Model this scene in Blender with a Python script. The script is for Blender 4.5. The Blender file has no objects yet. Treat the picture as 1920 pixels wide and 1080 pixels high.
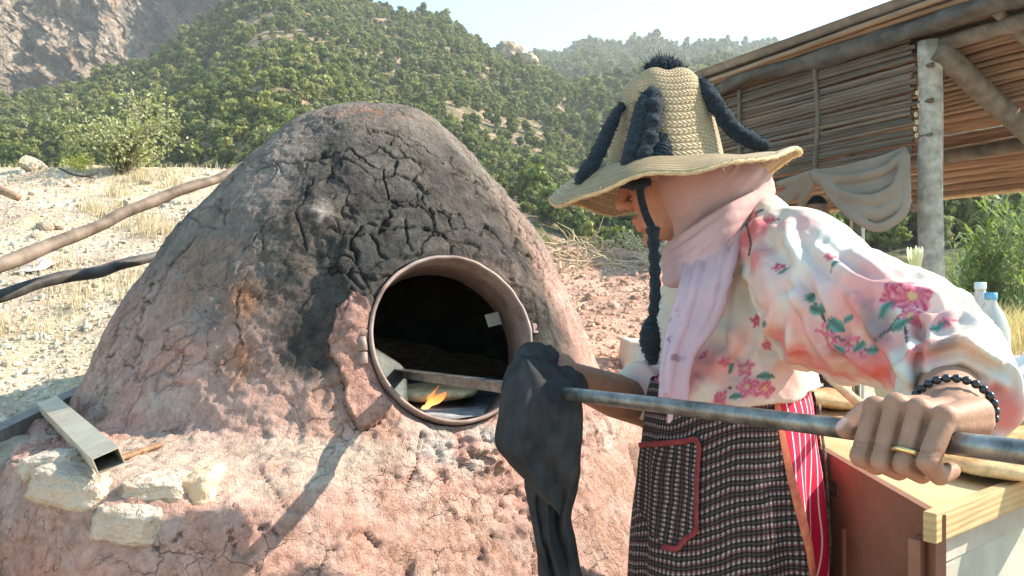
import bpy, math, random
import numpy as np
from mathutils import Vector, Matrix, Quaternion

random.seed(7)
rng = np.random.default_rng(7)
sc = bpy.context.scene
COL = sc.collection

# ------------------------------------------------------------------ camera, sky, sun, exposure
F = 1507.0            # focal length in pixels of the 1920 wide photograph
CAMZ = 1.25
cam_d = bpy.data.cameras.new("camera")
cam_d.sensor_width = 36.0
cam_d.lens = 36.0 * F / 1920.0
cam_d.clip_start = 0.02
cam_d.clip_end = 6000
cam = bpy.data.objects.new("camera", cam_d)
cam.location = (0, 0, CAMZ)
cam.rotation_euler = (math.radians(90), 0, 0)
COL.objects.link(cam)
sc.camera = cam

SUN_AZ = 7.0          # degrees from +X (right) towards +Y (away)
SUN_EL = 37.0
saz, sel = math.radians(SUN_AZ), math.radians(SUN_EL)
SUN = Vector((math.cos(sel) * math.cos(saz), math.cos(sel) * math.sin(saz), math.sin(sel)))
sun_d = bpy.data.lights.new("sun", 'SUN')
sun_d.energy = 4.2
sun_d.angle = math.radians(0.6)
sun_d.color = (1.0, 0.885, 0.73)
sun = bpy.data.objects.new("sun", sun_d)
sun.rotation_euler = (-SUN).to_track_quat('-Z', 'Y').to_euler()
sun.location = (6, 0, 8)
COL.objects.link(sun)

world = bpy.data.worlds.new("World")
sc.world = world
world.use_nodes = True
wn = world.node_tree
sky = wn.nodes.new("ShaderNodeTexSky")
sky.sky_type = 'NISHITA'
sky.sun_disc = False
sky.sun_elevation = sel
sky.sun_rotation = math.pi / 2 - saz
sky.altitude = 600
sky.air_density = 1.15
sky.dust_density = .7
sky.ozone_density = 1.0
tint = wn.nodes.new("ShaderNodeMix"); tint.data_type = 'RGBA'; tint.blend_type = 'MULTIPLY'; tint.inputs[0].default_value = 1.0
tint.inputs[7].default_value = (.68, .96, .90, 1)
wn.links.new(sky.outputs[0], tint.inputs[6])
wn.links.new(tint.outputs[2], wn.nodes["Background"].inputs[0])
wn.nodes["Background"].inputs[1].default_value = 0.125

sc.view_settings.view_transform = 'Standard'
sc.view_settings.look = 'None'
sc.view_settings.exposure = 1.88
sc.view_settings.gamma = 1.0
sc.view_settings.use_curve_mapping = False
sc.cycles.use_denoising = True
sc.cycles.max_bounces = 6
sc.cycles.diffuse_bounces = 3
sc.cycles.glossy_bounces = 2
sc.cycles.transmission_bounces = 4
sc.cycles.caustics_reflective = False
sc.cycles.caustics_refractive = False
sc.cycles.volume_bounces = 0
sc.cycles.transparent_max_bounces = 8
sc.cycles.sample_clamp_indirect = 8.0


# ------------------------------------------------------------------ numeric helpers
def P(px, py, D):
    """a point D metres ahead that shows at (px, py) in the 1920x1080 photograph"""
    return np.array([(px - 960.0) / F * D, D, CAMZ - (py - 540.0) / F * D])


def proj(V):
    return 960 + F * V[:, 0] / V[:, 1], 540 - F * (V[:, 2] - CAMZ) / V[:, 1]


def sm(a, b, x):
    t = np.clip((x - a) / (b - a), 0, 1)
    return t * t * (3 - 2 * t)


def unit(v):
    v = np.asarray(v, float)
    return v / (np.linalg.norm(v) + 1e-12)


def _hash(ix, iy, iz, seed):
    h = (ix.astype(np.int64) * 374761393 + iy.astype(np.int64) * 668265263
         + iz.astype(np.int64) * 2147483647 + seed * 974711) & 0xFFFFFFFF
    h = ((h ^ (h >> 13)) * 1274126177) & 0xFFFFFFFF
    h = ((h ^ (h >> 16)) * 2246822519) & 0xFFFFFFFF
    return (h ^ (h >> 15)).astype(np.float64) / 4294967295.0


def vnoise(p, seed=0):
    p = np.asarray(p, float)
    i = np.floor(p).astype(np.int64)
    f = p - i
    u = f * f * f * (f * (f * 6 - 15) + 10)
    out = 0
    for dx in (0, 1):
        wx = u[:, 0] if dx else 1 - u[:, 0]
        for dy in (0, 1):
            wy = u[:, 1] if dy else 1 - u[:, 1]
            for dz in (0, 1):
                wz = u[:, 2] if dz else 1 - u[:, 2]
                out = out + wx * wy * wz * _hash(i[:, 0] + dx, i[:, 1] + dy, i[:, 2] + dz, seed)
    return out * 2 - 1


def fbm(p, octs=4, seed=0, gain=0.5, lac=2.03):
    a, s, t = 1.0, 0.0, 0.0
    q = np.asarray(p, float).copy()
    for k in range(octs):
        s = s + a * vnoise(q, seed + 31 * k)
        t += a
        a *= gain
        q = q * lac + 17.3
    return s / t


def worley(p, seed=0):
    p = np.asarray(p, float)
    i = np.floor(p).astype(np.int64)
    f1 = np.full(len(p), 9.0)
    f2 = np.full(len(p), 9.0)
    cid = np.zeros(len(p))
    for dx in (-1, 0, 1):
        for dy in (-1, 0, 1):
            for dz in (-1, 0, 1):
                c = i + np.array([dx, dy, dz])
                h1 = _hash(c[:, 0], c[:, 1], c[:, 2], seed)
                h2 = _hash(c[:, 0], c[:, 1], c[:, 2], seed + 101)
                h3 = _hash(c[:, 0], c[:, 1], c[:, 2], seed + 211)
                d = np.sqrt((c[:, 0] + h1 - p[:, 0]) ** 2 + (c[:, 1] + h2 - p[:, 1]) ** 2
                            + (c[:, 2] + h3 - p[:, 2]) ** 2)
                near = d < f1
                f2 = np.where(near, f1, np.minimum(f2, d))
                cid = np.where(near, h1, cid)
                f1 = np.where(near, d, f1)
    return f1, f2, cid


def seg_dist(x, y, pts):
    """distance from 2D points to an open polyline"""
    best = np.full(len(x), 1e9)
    for (ax, ay), (bx, by) in zip(pts[:-1], pts[1:]):
        vx, vy = bx - ax, by - ay
        t = np.clip(((x - ax) * vx + (y - ay) * vy) / (vx * vx + vy * vy + 1e-9), 0, 1)
        best = np.minimum(best, np.hypot(x - ax - t * vx, y - ay - t * vy))
    return best


def poly_sd(x, y, pts):
    """signed distance to a closed polygon, negative inside"""
    d = seg_dist(x, y, list(pts) + [pts[0]])
    inside = np.zeros(len(x), bool)
    n = len(pts)
    for k in range(n):
        ax, ay = pts[k]
        bx, by = pts[(k + 1) % n]
        c = ((ay > y) != (by > y)) & (x < (bx - ax) * (y - ay) / (by - ay + 1e-12) + ax)
        inside ^= c
    return np.where(inside, -d, d)


def cspline(xs, ys, x):
    """smooth interpolation through a table (catmull-rom style, monotone x)"""
    xs = np.asarray(xs, float)
    ys = np.asarray(ys, float)
    x = np.clip(x, xs[0], xs[-1])
    m = np.gradient(ys, xs)
    k = np.clip(np.searchsorted(xs, x) - 1, 0, len(xs) - 2)
    h = xs[k + 1] - xs[k]
    t = (x - xs[k]) / h
    return ((2 * t ** 3 - 3 * t ** 2 + 1) * ys[k] + (t ** 3 - 2 * t ** 2 + t) * h * m[k]
            + (-2 * t ** 3 + 3 * t ** 2) * ys[k + 1] + (t ** 3 - t ** 2) * h * m[k + 1])


def cpath(pts, n):
    pts = np.asarray(pts, float)
    s = np.concatenate([[0], np.cumsum(np.linalg.norm(np.diff(pts[:, :3], axis=0), axis=1))])
    q = np.linspace(0, s[-1], n)
    return np.stack([cspline(s, pts[:, k], q) for k in range(pts.shape[1])], 1)


# ------------------------------------------------------------------ mesh helpers
class Geo:
    def __init__(self):
        self.V, self.Q, self.T, self.n = [], [], [], 0

    def add(self, V, faces):
        V = np.asarray(V, float)
        for f in faces if isinstance(faces, (list, tuple)) else [faces]:
            f = np.asarray(f, np.int64)
            if len(f):
                (self.Q if f.shape[1] == 4 else self.T).append(f + self.n)
        self.V.append(V)
        self.n += len(V)
        return self

    def arrays(self):
        V = np.concatenate(self.V)
        Q = np.concatenate(self.Q) if self.Q else np.zeros((0, 4), np.int64)
        T = np.concatenate(self.T) if self.T else np.zeros((0, 3), np.int64)
        return V, Q, T


def mk(name, V, faces, attrs=None, smooth=True):
    V = np.asarray(V, float)
    fl = [np.asarray(f, np.int64) for f in (faces if isinstance(faces, (list, tuple)) else [faces])]
    fl = [f for f in fl if len(f)]
    me = bpy.data.meshes.new(name)
    me.vertices.add(len(V))
    me.vertices.foreach_set("co", V.ravel().astype(np.float32))
    loops = np.concatenate([f.ravel() for f in fl])
    cnt = np.concatenate([np.full(len(f), f.shape[1]) for f in fl])
    me.loops.add(len(loops))
    me.loops.foreach_set("vertex_index", loops.astype(np.int32))
    me.polygons.add(len(cnt))
    st = np.concatenate([[0], np.cumsum(cnt)[:-1]])
    me.polygons.foreach_set("loop_start", st.astype(np.int32))
    me.polygons.foreach_set("loop_total", cnt.astype(np.int32))
    me.polygons.foreach_set("use_smooth", np.full(len(cnt), smooth, bool))
    me.update(calc_edges=True)
    for k, a in (attrs or {}).items():
        a = np.asarray(a, float)
        if a.ndim == 1:
            at = me.attributes.new(k, 'FLOAT', 'POINT')
            at.data.foreach_set("value", a.astype(np.float32))
        elif a.shape[1] == 3 and k.startswith("uv"):
            at = me.attributes.new(k, 'FLOAT_VECTOR', 'POINT')
            at.data.foreach_set("vector", a.ravel().astype(np.float32))
        else:
            c = np.ones((len(a), 4), np.float32)
            c[:, :3] = a[:, :3]
            at = me.attributes.new(k, 'FLOAT_COLOR', 'POINT')
            at.data.foreach_set("color", c.ravel())
    return me


WLOC = {}


def add(name, me, mat=None, parent=None, label=None, cat=None, group=None, kind=None, recenter=True):
    """link a mesh (given in world coordinates) as one object, origin at its base or under its parent"""
    o = bpy.data.objects.new(name, me)
    COL.objects.link(o)
    n = len(me.vertices)
    co = np.empty(n * 3, np.float32)
    me.vertices.foreach_get("co", co)
    co = co.reshape(-1, 3)
    base = np.array([(co[:, 0].min() + co[:, 0].max()) / 2, (co[:, 1].min() + co[:, 1].max()) / 2, co[:, 2].min()])
    if not recenter:
        base = np.zeros(3)
    me.vertices.foreach_set("co", (co - base).astype(np.float32).ravel())
    me.update()
    if parent is not None:
        o.parent = parent
        o.location = Vector(base - WLOC[parent.name])
    else:
        o.location = Vector(base)
    WLOC[o.name] = base
    if mat is not None:
        me.materials.append(mat)
    tag(o, label, cat, group, kind)
    return o


def tag(o, label=None, cat=None, group=None, kind=None):
    for k, v in (("label", label), ("category", cat), ("group", group), ("kind", kind)):
        if v:
            o[k] = v
    return o


def empty(name, loc, label, cat, group=None):
    o = bpy.data.objects.new(name, None)
    o.empty_display_size = 0.1
    o.location = Vector(loc)
    COL.objects.link(o)
    WLOC[o.name] = np.asarray(loc, float)
    return tag(o, label, cat, group)


def grid_faces(nu, nv, wrap_u=False):
    """verts index = v*nu + u"""
    u = np.arange(nu if wrap_u else nu - 1)
    v = np.arange(nv - 1)
    U, W = np.meshgrid(u, v)
    U, W = U.ravel(), W.ravel()
    U1 = (U + 1) % nu
    return np.stack([W * nu + U, W * nu + U1, (W + 1) * nu + U1, (W + 1) * nu + U], 1)


def frames(pts, up=(0, 0, 1)):
    pts = np.asarray(pts, float)
    t = np.gradient(pts, axis=0)
    t /= np.linalg.norm(t, axis=1)[:, None] + 1e-12
    up = np.asarray(up, float)
    if abs(np.dot(t[0], unit(up))) > 0.95:
        up = np.array([0.0, 1.0, 0.2])
    a = unit(np.cross(up, t[0]))
    A, B = [], []
    for k in range(len(pts)):
        a = unit(a - t[k] * np.dot(a, t[k]))
        A.append(a)
        B.append(np.cross(t[k], a))
    return t, np.array(A), np.array(B)


def tube(pts, rad, n=12, flat=1.0, up=(0, 0, 1), caps=True, mod=None):
    """tube along pts; flat scales the second axis; mod(theta, k) multiplies radius"""
    pts = np.asarray(pts, float)
    rad = np.broadcast_to(np.asarray(rad, float), (len(pts),))
    t, A, B = frames(pts, up)
    th = np.linspace(0, 2 * math.pi, n, endpoint=False)
    V = []
    for k in range(len(pts)):
        r = rad[k] * (mod(th, k) if mod else 1.0)
        V.append(pts[k] + np.outer(np.cos(th) * r, A[k]) + np.outer(np.sin(th) * r * flat, B[k]))
    V = np.concatenate(V)
    Q = grid_faces(n, len(pts), True)
    T = []
    if caps:
        m = len(V)
        V = np.concatenate([V, pts[:1], pts[-1:]])
        a = np.arange(n)
        T = np.concatenate([np.stack([(a + 1) % n, a, np.full(n, m)], 1),
                            np.stack([(len(pts) - 1) * n + a, (len(pts) - 1) * n + (a + 1) % n, np.full(n, m + 1)], 1)])
    return V, [Q, T]


def capsule(p0, p1, r0, r1, n=18, m=5, flat=1.0, up=(0, 0, 1)):
    p0, p1 = np.asarray(p0, float), np.asarray(p1, float)
    d = unit(p1 - p0)
    pts, rad = [], []
    for k in range(m):
        a = math.pi / 2 * (1 - k / m)
        pts.append(p0 - d * r0 * math.sin(a)); rad.append(max(r0 * math.cos(a), 1e-4))
    pts += [p0, p1]; rad += [r0, r1]
    for k in range(1, m + 1):
        a = math.pi / 2 * k / m
        pts.append(p1 + d * r1 * math.sin(a)); rad.append(max(r1 * math.cos(a), 1e-4))
    pts = np.array(pts)
    # constant frame
    a = unit(np.cross(up, d)) if abs(np.dot(unit(up), d)) < .95 else unit(np.cross((1, .1, 0), d))
    b = np.cross(d, a)
    th = np.linspace(0, 2 * math.pi, n, endpoint=False)
    V = np.concatenate([pts[k] + np.outer(np.cos(th) * rad[k], a) + np.outer(np.sin(th) * rad[k] * flat, b)
                        for k in range(len(pts))])
    return V, [grid_faces(n, len(pts), True)[:, ::1], np.concatenate([
        np.stack([(np.arange(n) + 1) % n, np.arange(n), np.zeros(n, int)], 1)[1:-1],
        np.stack([(len(pts) - 1) * n + np.arange(n), (len(pts) - 1) * n + (np.arange(n) + 1) % n,
                  np.full(n, (len(pts) - 1) * n)], 1)[1:-1]])]


def ellipsoid(c, ax, n=24, m=16):
    """ax: three vectors (with length) as columns"""
    c = np.asarray(c, float)
    M = np.asarray(ax, float)
    V = []
    for k in range(m + 1):
        a = math.pi * k / m
        a = min(max(a, 1e-3), math.pi - 1e-3)
        th = np.linspace(0, 2 * math.pi, n, endpoint=False)
        L = np.stack([np.sin(a) * np.cos(th), np.sin(a) * np.sin(th), np.full(n, -math.cos(a))], 1)
        V.append(c + L @ M)
    V = np.concatenate(V)
    return V, [grid_faces(n, m + 1, True), np.concatenate([
        np.stack([(np.arange(n) + 1) % n, np.arange(n), np.zeros(n, int)], 1)[1:-1],
        np.stack([m * n + np.arange(n), m * n + (np.arange(n) + 1) % n, np.full(n, m * n)], 1)[1:-1]])]


def box(c, ax):
    """ax rows: half-extent vectors"""
    c = np.asarray(c, float)
    ax = np.asarray(ax, float)
    S = np.array([[-1, -1, -1], [1, -1, -1], [1, 1, -1], [-1, 1, -1], [-1, -1, 1], [1, -1, 1], [1, 1, 1], [-1, 1, 1]])
    return c + S @ ax, np.array([[0, 3, 2, 1], [4, 5, 6, 7], [0, 1, 5, 4], [1, 2, 6, 5], [2, 3, 7, 6], [3, 0, 4, 7]])


def bev_box(name, c, ax, bev=0.004, seg=2):
    V, Fq = box(c, ax)
    me = mk(name, V, Fq, smooth=False)
    import bmesh
    bm = bmesh.new(); bm.from_mesh(me)
    bmesh.ops.bevel(bm, geom=bm.edges[:], offset=bev, segments=seg, profile=0.5, affect='EDGES')
    bm.to_mesh(me); bm.free()
    return me


def prism(poly, h0, h1):
    """extrude an xy polygon between two heights (h0,h1 scalars or per-vertex)"""
    n = len(poly)
    poly = np.asarray(poly, float)
    h0 = np.broadcast_to(h0, (n,)); h1 = np.broadcast_to(h1, (n,))
    V = np.concatenate([np.column_stack([poly, h0]), np.column_stack([poly, h1])])
    return V, n


def remesh(geo, voxel, smooth=2, factor=0.5):
    V, Q, T = geo.arrays()
    me = mk("tmp", V, [Q, T])
    o = bpy.data.objects.new("tmp", me)
    COL.objects.link(o)
    m = o.modifiers.new("r", 'REMESH')
    m.mode = 'VOXEL'; m.voxel_size = voxel; m.adaptivity = 0
    if smooth:
        s = o.modifiers.new("s", 'SMOOTH'); s.iterations = smooth; s.factor = factor
    dg = bpy.context.evaluated_depsgraph_get()
    dg.update()
    r = bpy.data.meshes.new_from_object(o.evaluated_get(dg))
    bpy.data.objects.remove(o); bpy.data.meshes.remove(me)
    n = len(r.vertices)
    co = np.empty(n * 3, np.float32); r.vertices.foreach_get("co", co)
    lt = np.empty(len(r.polygons), np.int32); r.polygons.foreach_get("loop_total", lt)
    ls = np.empty(len(r.polygons), np.int32); r.polygons.foreach_get("loop_start", ls)
    li = np.empty(len(r.loops), np.int32); r.loops.foreach_get("vertex_index", li)
    q = ls[lt == 4]; t = ls[lt == 3]
    Q = np.stack([li[q + k] for k in range(4)], 1) if len(q) else np.zeros((0, 4), int)
    T = np.stack([li[t + k] for k in range(3)], 1) if len(t) else np.zeros((0, 3), int)
    bpy.data.meshes.remove(r)
    return co.reshape(-1, 3).astype(float), Q, T


def normals(V, Q, T=None):
    N = np.zeros_like(V)
    fn = np.cross(V[Q[:, 2]] - V[Q[:, 0]], V[Q[:, 3]] - V[Q[:, 1]])
    for k in range(4):
        np.add.at(N, Q[:, k], fn)
    if T is not None and len(T):
        ft = np.cross(V[T[:, 1]] - V[T[:, 0]], V[T[:, 2]] - V[T[:, 0]])
        for k in range(3):
            np.add.at(N, T[:, k], ft)
    return N / (np.linalg.norm(N, axis=1)[:, None] + 1e-12)


# ------------------------------------------------------------------ material helpers
def new_mat(name):
    m = bpy.data.materials.new(name)
    m.use_nodes = True
    nt = m.node_tree
    b = nt.nodes["Principled BSDF"]
    b.inputs["Roughness"].default_value = 0.85
    b.inputs["Specular IOR Level"].default_value = 0.25
    return m, nt, b


def node(nt, typ, **kw):
    n = nt.nodes.new(typ)
    for k, v in kw.items():
        if k.startswith("i_"):
            n.inputs[int(k[2:]) if k[2:].isdigit() else k[2:].replace("_", " ")].default_value = v
        else:
            setattr(n, k, v)
    return n


def noise_n(nt, scale, detail=6, rough=0.6, coord='Object', vec=None):
    n = node(nt, "ShaderNodeTexNoise")
    n.inputs["Scale"].default_value = scale
    n.inputs["Detail"].default_value = detail
    n.inputs["Roughness"].default_value = rough
    if vec is None:
        tc = node(nt, "ShaderNodeTexCoord")
        vec = tc.outputs[coord]
    nt.links.new(vec, n.inputs["Vector"])
    return n


def ramp(nt, src, stops):
    r = node(nt, "ShaderNodeValToRGB")
    cr = r.color_ramp
    while len(cr.elements) < len(stops):
        cr.elements.new(0.5)
    for e, (p, c) in zip(cr.elements, stops):
        e.position = p
        e.color = (*c, 1) if len(c) == 3 else c
    nt.links.new(src, r.inputs[0])
    return r


def mixc(nt, fac, a, b, mode='MIX'):
    m = node(nt, "ShaderNodeMix", data_type='RGBA', blend_type=mode)
    for k, s in ((0, fac), (6, a), (7, b)):
        if hasattr(s, "is_output"):
            nt.links.new(s, m.inputs[k])
        elif isinstance(s, (int, float)):
            m.inputs[k].default_value = s
        else:
            m.inputs[k].default_value = (*s, 1)
    return m.outputs[2]


def bumpn(nt, bsdf, srcs, strength=0.5, dist=0.01):
    """srcs: list of (output, weight)"""
    acc = None
    for s, w in srcs:
        mu = node(nt, "ShaderNodeMath", operation='MULTIPLY')
        nt.links.new(s, mu.inputs[0]); mu.inputs[1].default_value = w
        if acc is None:
            acc = mu.outputs[0]
        else:
            ad = node(nt, "ShaderNodeMath", operation='ADD')
            nt.links.new(acc, ad.inputs[0]); nt.links.new(mu.outputs[0], ad.inputs[1])
            acc = ad.outputs[0]
    bp = node(nt, "ShaderNodeBump")
    bp.inputs["Strength"].default_value = strength
    bp.inputs["Distance"].default_value = dist
    nt.links.new(acc, bp.inputs["Height"])
    nt.links.new(bp.outputs[0], bsdf.inputs["Normal"])


def simple_mat(name, c1, c2, scale=8, rough=0.85, bump=0.3, bscale=60, bdist=0.004, metal=0.0, spec=0.25, lo=.35, hi=.65):
    m, nt, b = new_mat(name)
    n = noise_n(nt, scale)
    r = ramp(nt, n.outputs[0], [(lo, c1), (hi, c2)])
    nt.links.new(r.outputs[0], b.inputs["Base Color"])
    b.inputs["Roughness"].default_value = rough
    b.inputs["Metallic"].default_value = metal
    b.inputs["Specular IOR Level"].default_value = spec
    if bump:
        n2 = noise_n(nt, bscale, 5)
        bumpn(nt, b, [(n2.outputs[0], 1.0)], bump, bdist)
    return m


def attr_mat(name, attr='col', rough=0.9, vary=0.25, vscale=40, bumps=((60, 1.0), (220, .5)), strength=0.5, dist=0.006, spec=0.2):
    m, nt, b = new_mat(name)
    at = node(nt, "ShaderNodeAttribute", attribute_name=attr)
    n = noise_n(nt, vscale, 8, .65)
    r = ramp(nt, n.outputs[0], [(.3, (1 - vary,) * 3), (.7, (1 + vary,) * 3)])
    nt.links.new(mixc(nt, 1.0, at.outputs["Color"], r.outputs[0], 'MULTIPLY'), b.inputs["Base Color"])
    b.inputs["Roughness"].default_value = rough
    b.inputs["Specular IOR Level"].default_value = spec
    if strength:
        bumpn(nt, b, [(noise_n(nt, s, 6, .65).outputs[0], w) for s, w in bumps], strength, dist)
    return m


# ------------------------------------------------------------------ the ground near the oven
def ground_z(x, y, detail=True):
    x = np.asarray(x, float); y = np.asarray(y, float)
    wl = 1 - sm(-1.3, 0.1, x)
    wr = sm(0.95, 1.8, x)
    crest = 5.0 + 2.0 * wl
    yy = np.minimum(y, crest)
    left = 0.90 + 0.325 * np.maximum(yy - 2.65, -1.2) * np.where(yy > 2.65, 1, .15)
    cen = 0.93 + 0.27 * np.maximum(yy - 2.9, -.5)
    bank = left * wl + cen * (1 - wl)
    front = np.maximum(sm(1.85, 2.35, y), sm(-.85, -1.15, x))
    bank = bank * front + 0.02 * (1 - front)
    right = 0.10 + 0.022 * np.maximum(y - 5, 0)
    z = bank * (1 - wr) + right * wr
    ce = np.where(wr > .5, 26, crest)
    over = np.maximum(y - ce, 0)
    z = z - 0.55 * over * sm(0, 1.2, over)
    z = np.maximum(z, -5.0)
    if detail:
        p = np.column_stack([x.ravel(), y.ravel(), np.zeros(x.size)])
        near = np.exp(-(np.hypot(x, y) / 14) ** 2)
        n = fbm(p * 1.1, 3, 3).reshape(x.shape) * .09 + fbm(p * 5, 4, 5).reshape(x.shape) * .035 + fbm(p * 18, 3, 6).reshape(x.shape) * .012
        z = z + n * near * np.maximum(sm(1.6, 2.4, y), sm(-.7, -1.2, x))
    return z


def ground_hit(px, py, d0=1.3, d1=40):
    D = np.concatenate([np.arange(d0, 12, .02), np.arange(12, d1, .1)])
    X = (px - 960) / F * D
    Z = CAMZ - (py - 540) / F * D
    g = ground_z(X, D)
    k = np.argmax(Z <= g)
    if Z[k] > g[k]:
        return None
    return np.array([X[k], D[k], g[k]])


def axis_coords(a, b, step, lim, grow=1.18):
    mid = np.arange(a, b + step / 2, step)
    out, s, x = [], step, b
    while x < lim:
        s *= grow; x += s; out.append(x)
    neg, s, x = [], step, a
    while x > -lim:
        s *= grow; x -= s; neg.append(x)
    return np.concatenate([neg[::-1], mid, out])


gx = axis_coords(-5.5, 4.0, .04, 2500)
gy = axis_coords(1.0, 7.6, .04, 2500)
GX, GY = np.meshgrid(gx, gy)
GZ = ground_z(GX, GY)
V = np.column_stack([GX.ravel(), GY.ravel(), GZ.ravel()])
pn = V * np.array([1, 1, 0])
soil = np.array([.48, .355, .265]); straw = np.array([.52, .41, .28]); red = np.array([.47, .28, .205]); pale = np.array([.57, .475, .375])
a = sm(-.25, .3, fbm(pn * 1.7, 4, 21))[:, None]
b = sm(0.0, .45, fbm(pn * 4.3, 4, 22))[:, None]
colr = soil * (1 - a) + straw * a
colr = colr * (1 - b * .7) + pale * b * .7
wred = (sm(-1.0, .0, V[:, 0]) * (1 - sm(1.2, 2.2, V[:, 0])) * (1 - sm(6, 9, V[:, 1])))[:, None]
rd = red * (0.85 + .3 * sm(-.3, .4, fbm(pn * 6, 4, 23)))[:, None]
colr = colr * (1 - wred) + rd * wred
dk = sm(.25, .55, fbm(pn * 9, 4, 25))[:, None]
colr = colr * (1 - .35 * dk)
me = mk("ground", V, grid_faces(len(gx), len(gy)), {"col": colr})
M_ground = attr_mat("ground_soil", vary=.35, vscale=30, bumps=((18, 1.0), (70, .6), (220, .25)), strength=.9, dist=.02)
add("ground", me, M_ground, kind="structure", recenter=False)


# ------------------------------------------------------------------ hills
def fan(pxs, ys, zfun):
    PX, Y = np.meshgrid(pxs, ys)
    X = (PX - 960) / F * Y
    Z = zfun(PX, Y, X)
    return np.column_stack([X.ravel(), Y.ravel(), Z.ravel()]), PX, Y, X, Z


R_PX = [-2600, -1600, -300, 0, 150, 300, 400, 500, 600, 710, 760, 820, 880, 930, 1000, 1100, 1200, 1280, 1400, 1600, 2200]
R_PY = [330, 300, 235, 196, 160, 100, 30, -45, -40, 14, 28, 34, 70, 106, 128, 190, 262, 330, 420, 470, 540]
R_Y = [150, 150, 165, 175, 182, 192, 205, 215, 225, 230, 230, 230, 226, 222, 218, 208, 190, 165, 125, 100, 90]
HY0 = 22.0


def main_hill(PX, Y, X):
    ry = cspline(R_PX, R_Y, PX)
    rz = CAMZ + (540 - cspline(R_PX, R_PY, PX)) / F * ry
    zb = -4.5
    t = np.clip((Y - HY0) / (ry - HY0), 0, 1)
    z = zb + (rz - zb) * (0.35 * t + .65 * t ** 1.35)
    p = np.column_stack([X.ravel() * .02, Y.ravel() * .02, np.zeros(X.size)])
    g = fbm(p, 4, 41).reshape(X.shape) * 7 + fbm(p * 5, 3, 42).reshape(X.shape) * 1.4
    z = z + g * np.sin(np.pi * np.clip(t, 0, 1)) ** .8
    back = np.maximum(Y - ry, 0)
    return z - back * .7


FR_PX = [-800, 300, 700, 1000, 1060, 1100, 1150, 1195, 1230, 1270, 1330, 1400, 1500, 1580, 1750, 2000, 2600, 3600]
FR_PY = [200, 140, 108, 102, 98, 78, 84, 76, 72, 86, 80, 84, 80, 74, 45, 25, 90, 260]
FY0 = 22.0


def far_hill(PX, Y, X):
    ry = np.full(PX.shape, 520.0) + 40 * np.sin(PX / 300.0)
    rz = CAMZ + (540 - cspline(FR_PX, FR_PY, PX)) / F * ry
    zb = -5.0 + 4.6 * sm(1350, 1650, PX)
    t = np.clip((Y - FY0) / (ry - FY0), 0, 1)
    z = zb + (rz - zb) * (.55 * t + .45 * t ** 1.5)
    p = np.column_stack([X.ravel() * .011, Y.ravel() * .011, np.zeros(X.size)])
    g = fbm(p, 4, 51).reshape(X.shape) * 16 + fbm(p * 5, 3, 52).reshape(X.shape) * 3
    z = z + g * np.sin(np.pi * np.clip(t, 0, 1)) ** .8
    back = np.maximum(Y - ry, 0)
    return z - back * .6


def hill_mat(name, greenmix):
    m, nt, b = new_mat(name)
    n1 = noise_n(nt, .045, 5, .6); n2 = noise_n(nt, .5, 6, .7); n3 = noise_n(nt, 2.5, 5, .7)
    soilc = ramp(nt, n2.outputs[0], [(.3, (.30, .185, .115)), (.7, (.40, .27, .185))])
    grn = ramp(nt, n3.outputs[0], [(.3, (.045, .06, .02)), (.7, (.11, .115, .045))])
    f = ramp(nt, n2.outputs[0], [(greenmix - .08, (1, 1, 1)), (greenmix + .08, (0, 0, 0))])
    nt.links.new(mixc(nt, f.outputs[0], soilc.outputs[0], grn.outputs[0]), b.inputs["Base Color"])
    b.inputs["Roughness"].default_value = .95
    bumpn(nt, b, [(n3.outputs[0], 1), (n2.outputs[0], 2)], .8, .5)
    return m


pxs = np.concatenate([np.linspace(-2600, -300, 24)[:-1], np.linspace(-300, 1500, 150), np.linspace(1500, 2200, 10)[1:]])
ys = np.concatenate([[14, 18], np.linspace(22, 240, 150), [260, 300, 360]])
V, PX, Y, X, Z = fan(pxs, ys, main_hill)
add("hillside", mk("hillside", V, grid_faces(len(pxs), len(ys))), hill_mat("hillside_soil", .50), kind="structure", recenter=False)
pxs = np.concatenate([np.linspace(-800, 800, 20)[:-1], np.linspace(800, 2100, 130), np.linspace(2100, 3600, 16)[1:]])
ys = np.concatenate([[15, 18], np.linspace(22, 580, 170), [640, 760, 900]])
V, PX, Y, X, Z = fan(pxs, ys, far_hill)
add("far_hill", mk("far_hill", V, grid_faces(len(pxs), len(ys))), hill_mat("far_hill_soil", .60), kind="structure", recenter=False)

# ------------------------------------------------------------------ cliff at top left
cpx = np.concatenate([np.linspace(-1500, -150, 60)[:-1], np.linspace(-150, 560, 420)])
cv = np.linspace(0, 1, 260)
CPX, CV = np.meshgrid(cpx, cv)
CY = 258 + .11 * CPX + 18 * np.sin(CPX / 130.0) + 9 * np.sin(CPX / 47.0 + 1) + CV * 16
zlo, zhi = 5.0, cspline([-1500, -600, 0, 300, 420, 560], [120, 150, 165, 150, 118, 60], CPX)
CZ = zlo + (zhi - zlo) * CV
CX = (CPX - 960) / F * CY
p = np.column_stack([CX.ravel(), CY.ravel(), CZ.ravel()])
q = p * np.array([.05, .05, .022])
f1, f2, cid = worley(p * np.array([.085, .085, .035]) + .6 * np.column_stack([fbm(p * .1, 3, 60), fbm(p * .1, 3, 61), fbm(p * .1, 3, 62)]), 63)
rough = fbm(q, 5, 64) * 11 + fbm(p * .22, 4, 65) * 3.2 + (cid - .5) * 9 - 3 * np.exp(-((f2 - f1) / .06) ** 2)
shelf = (np.mod(p[:, 2] + 10 * fbm(q * 1.5, 3, 66), 17) / 17)
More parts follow.
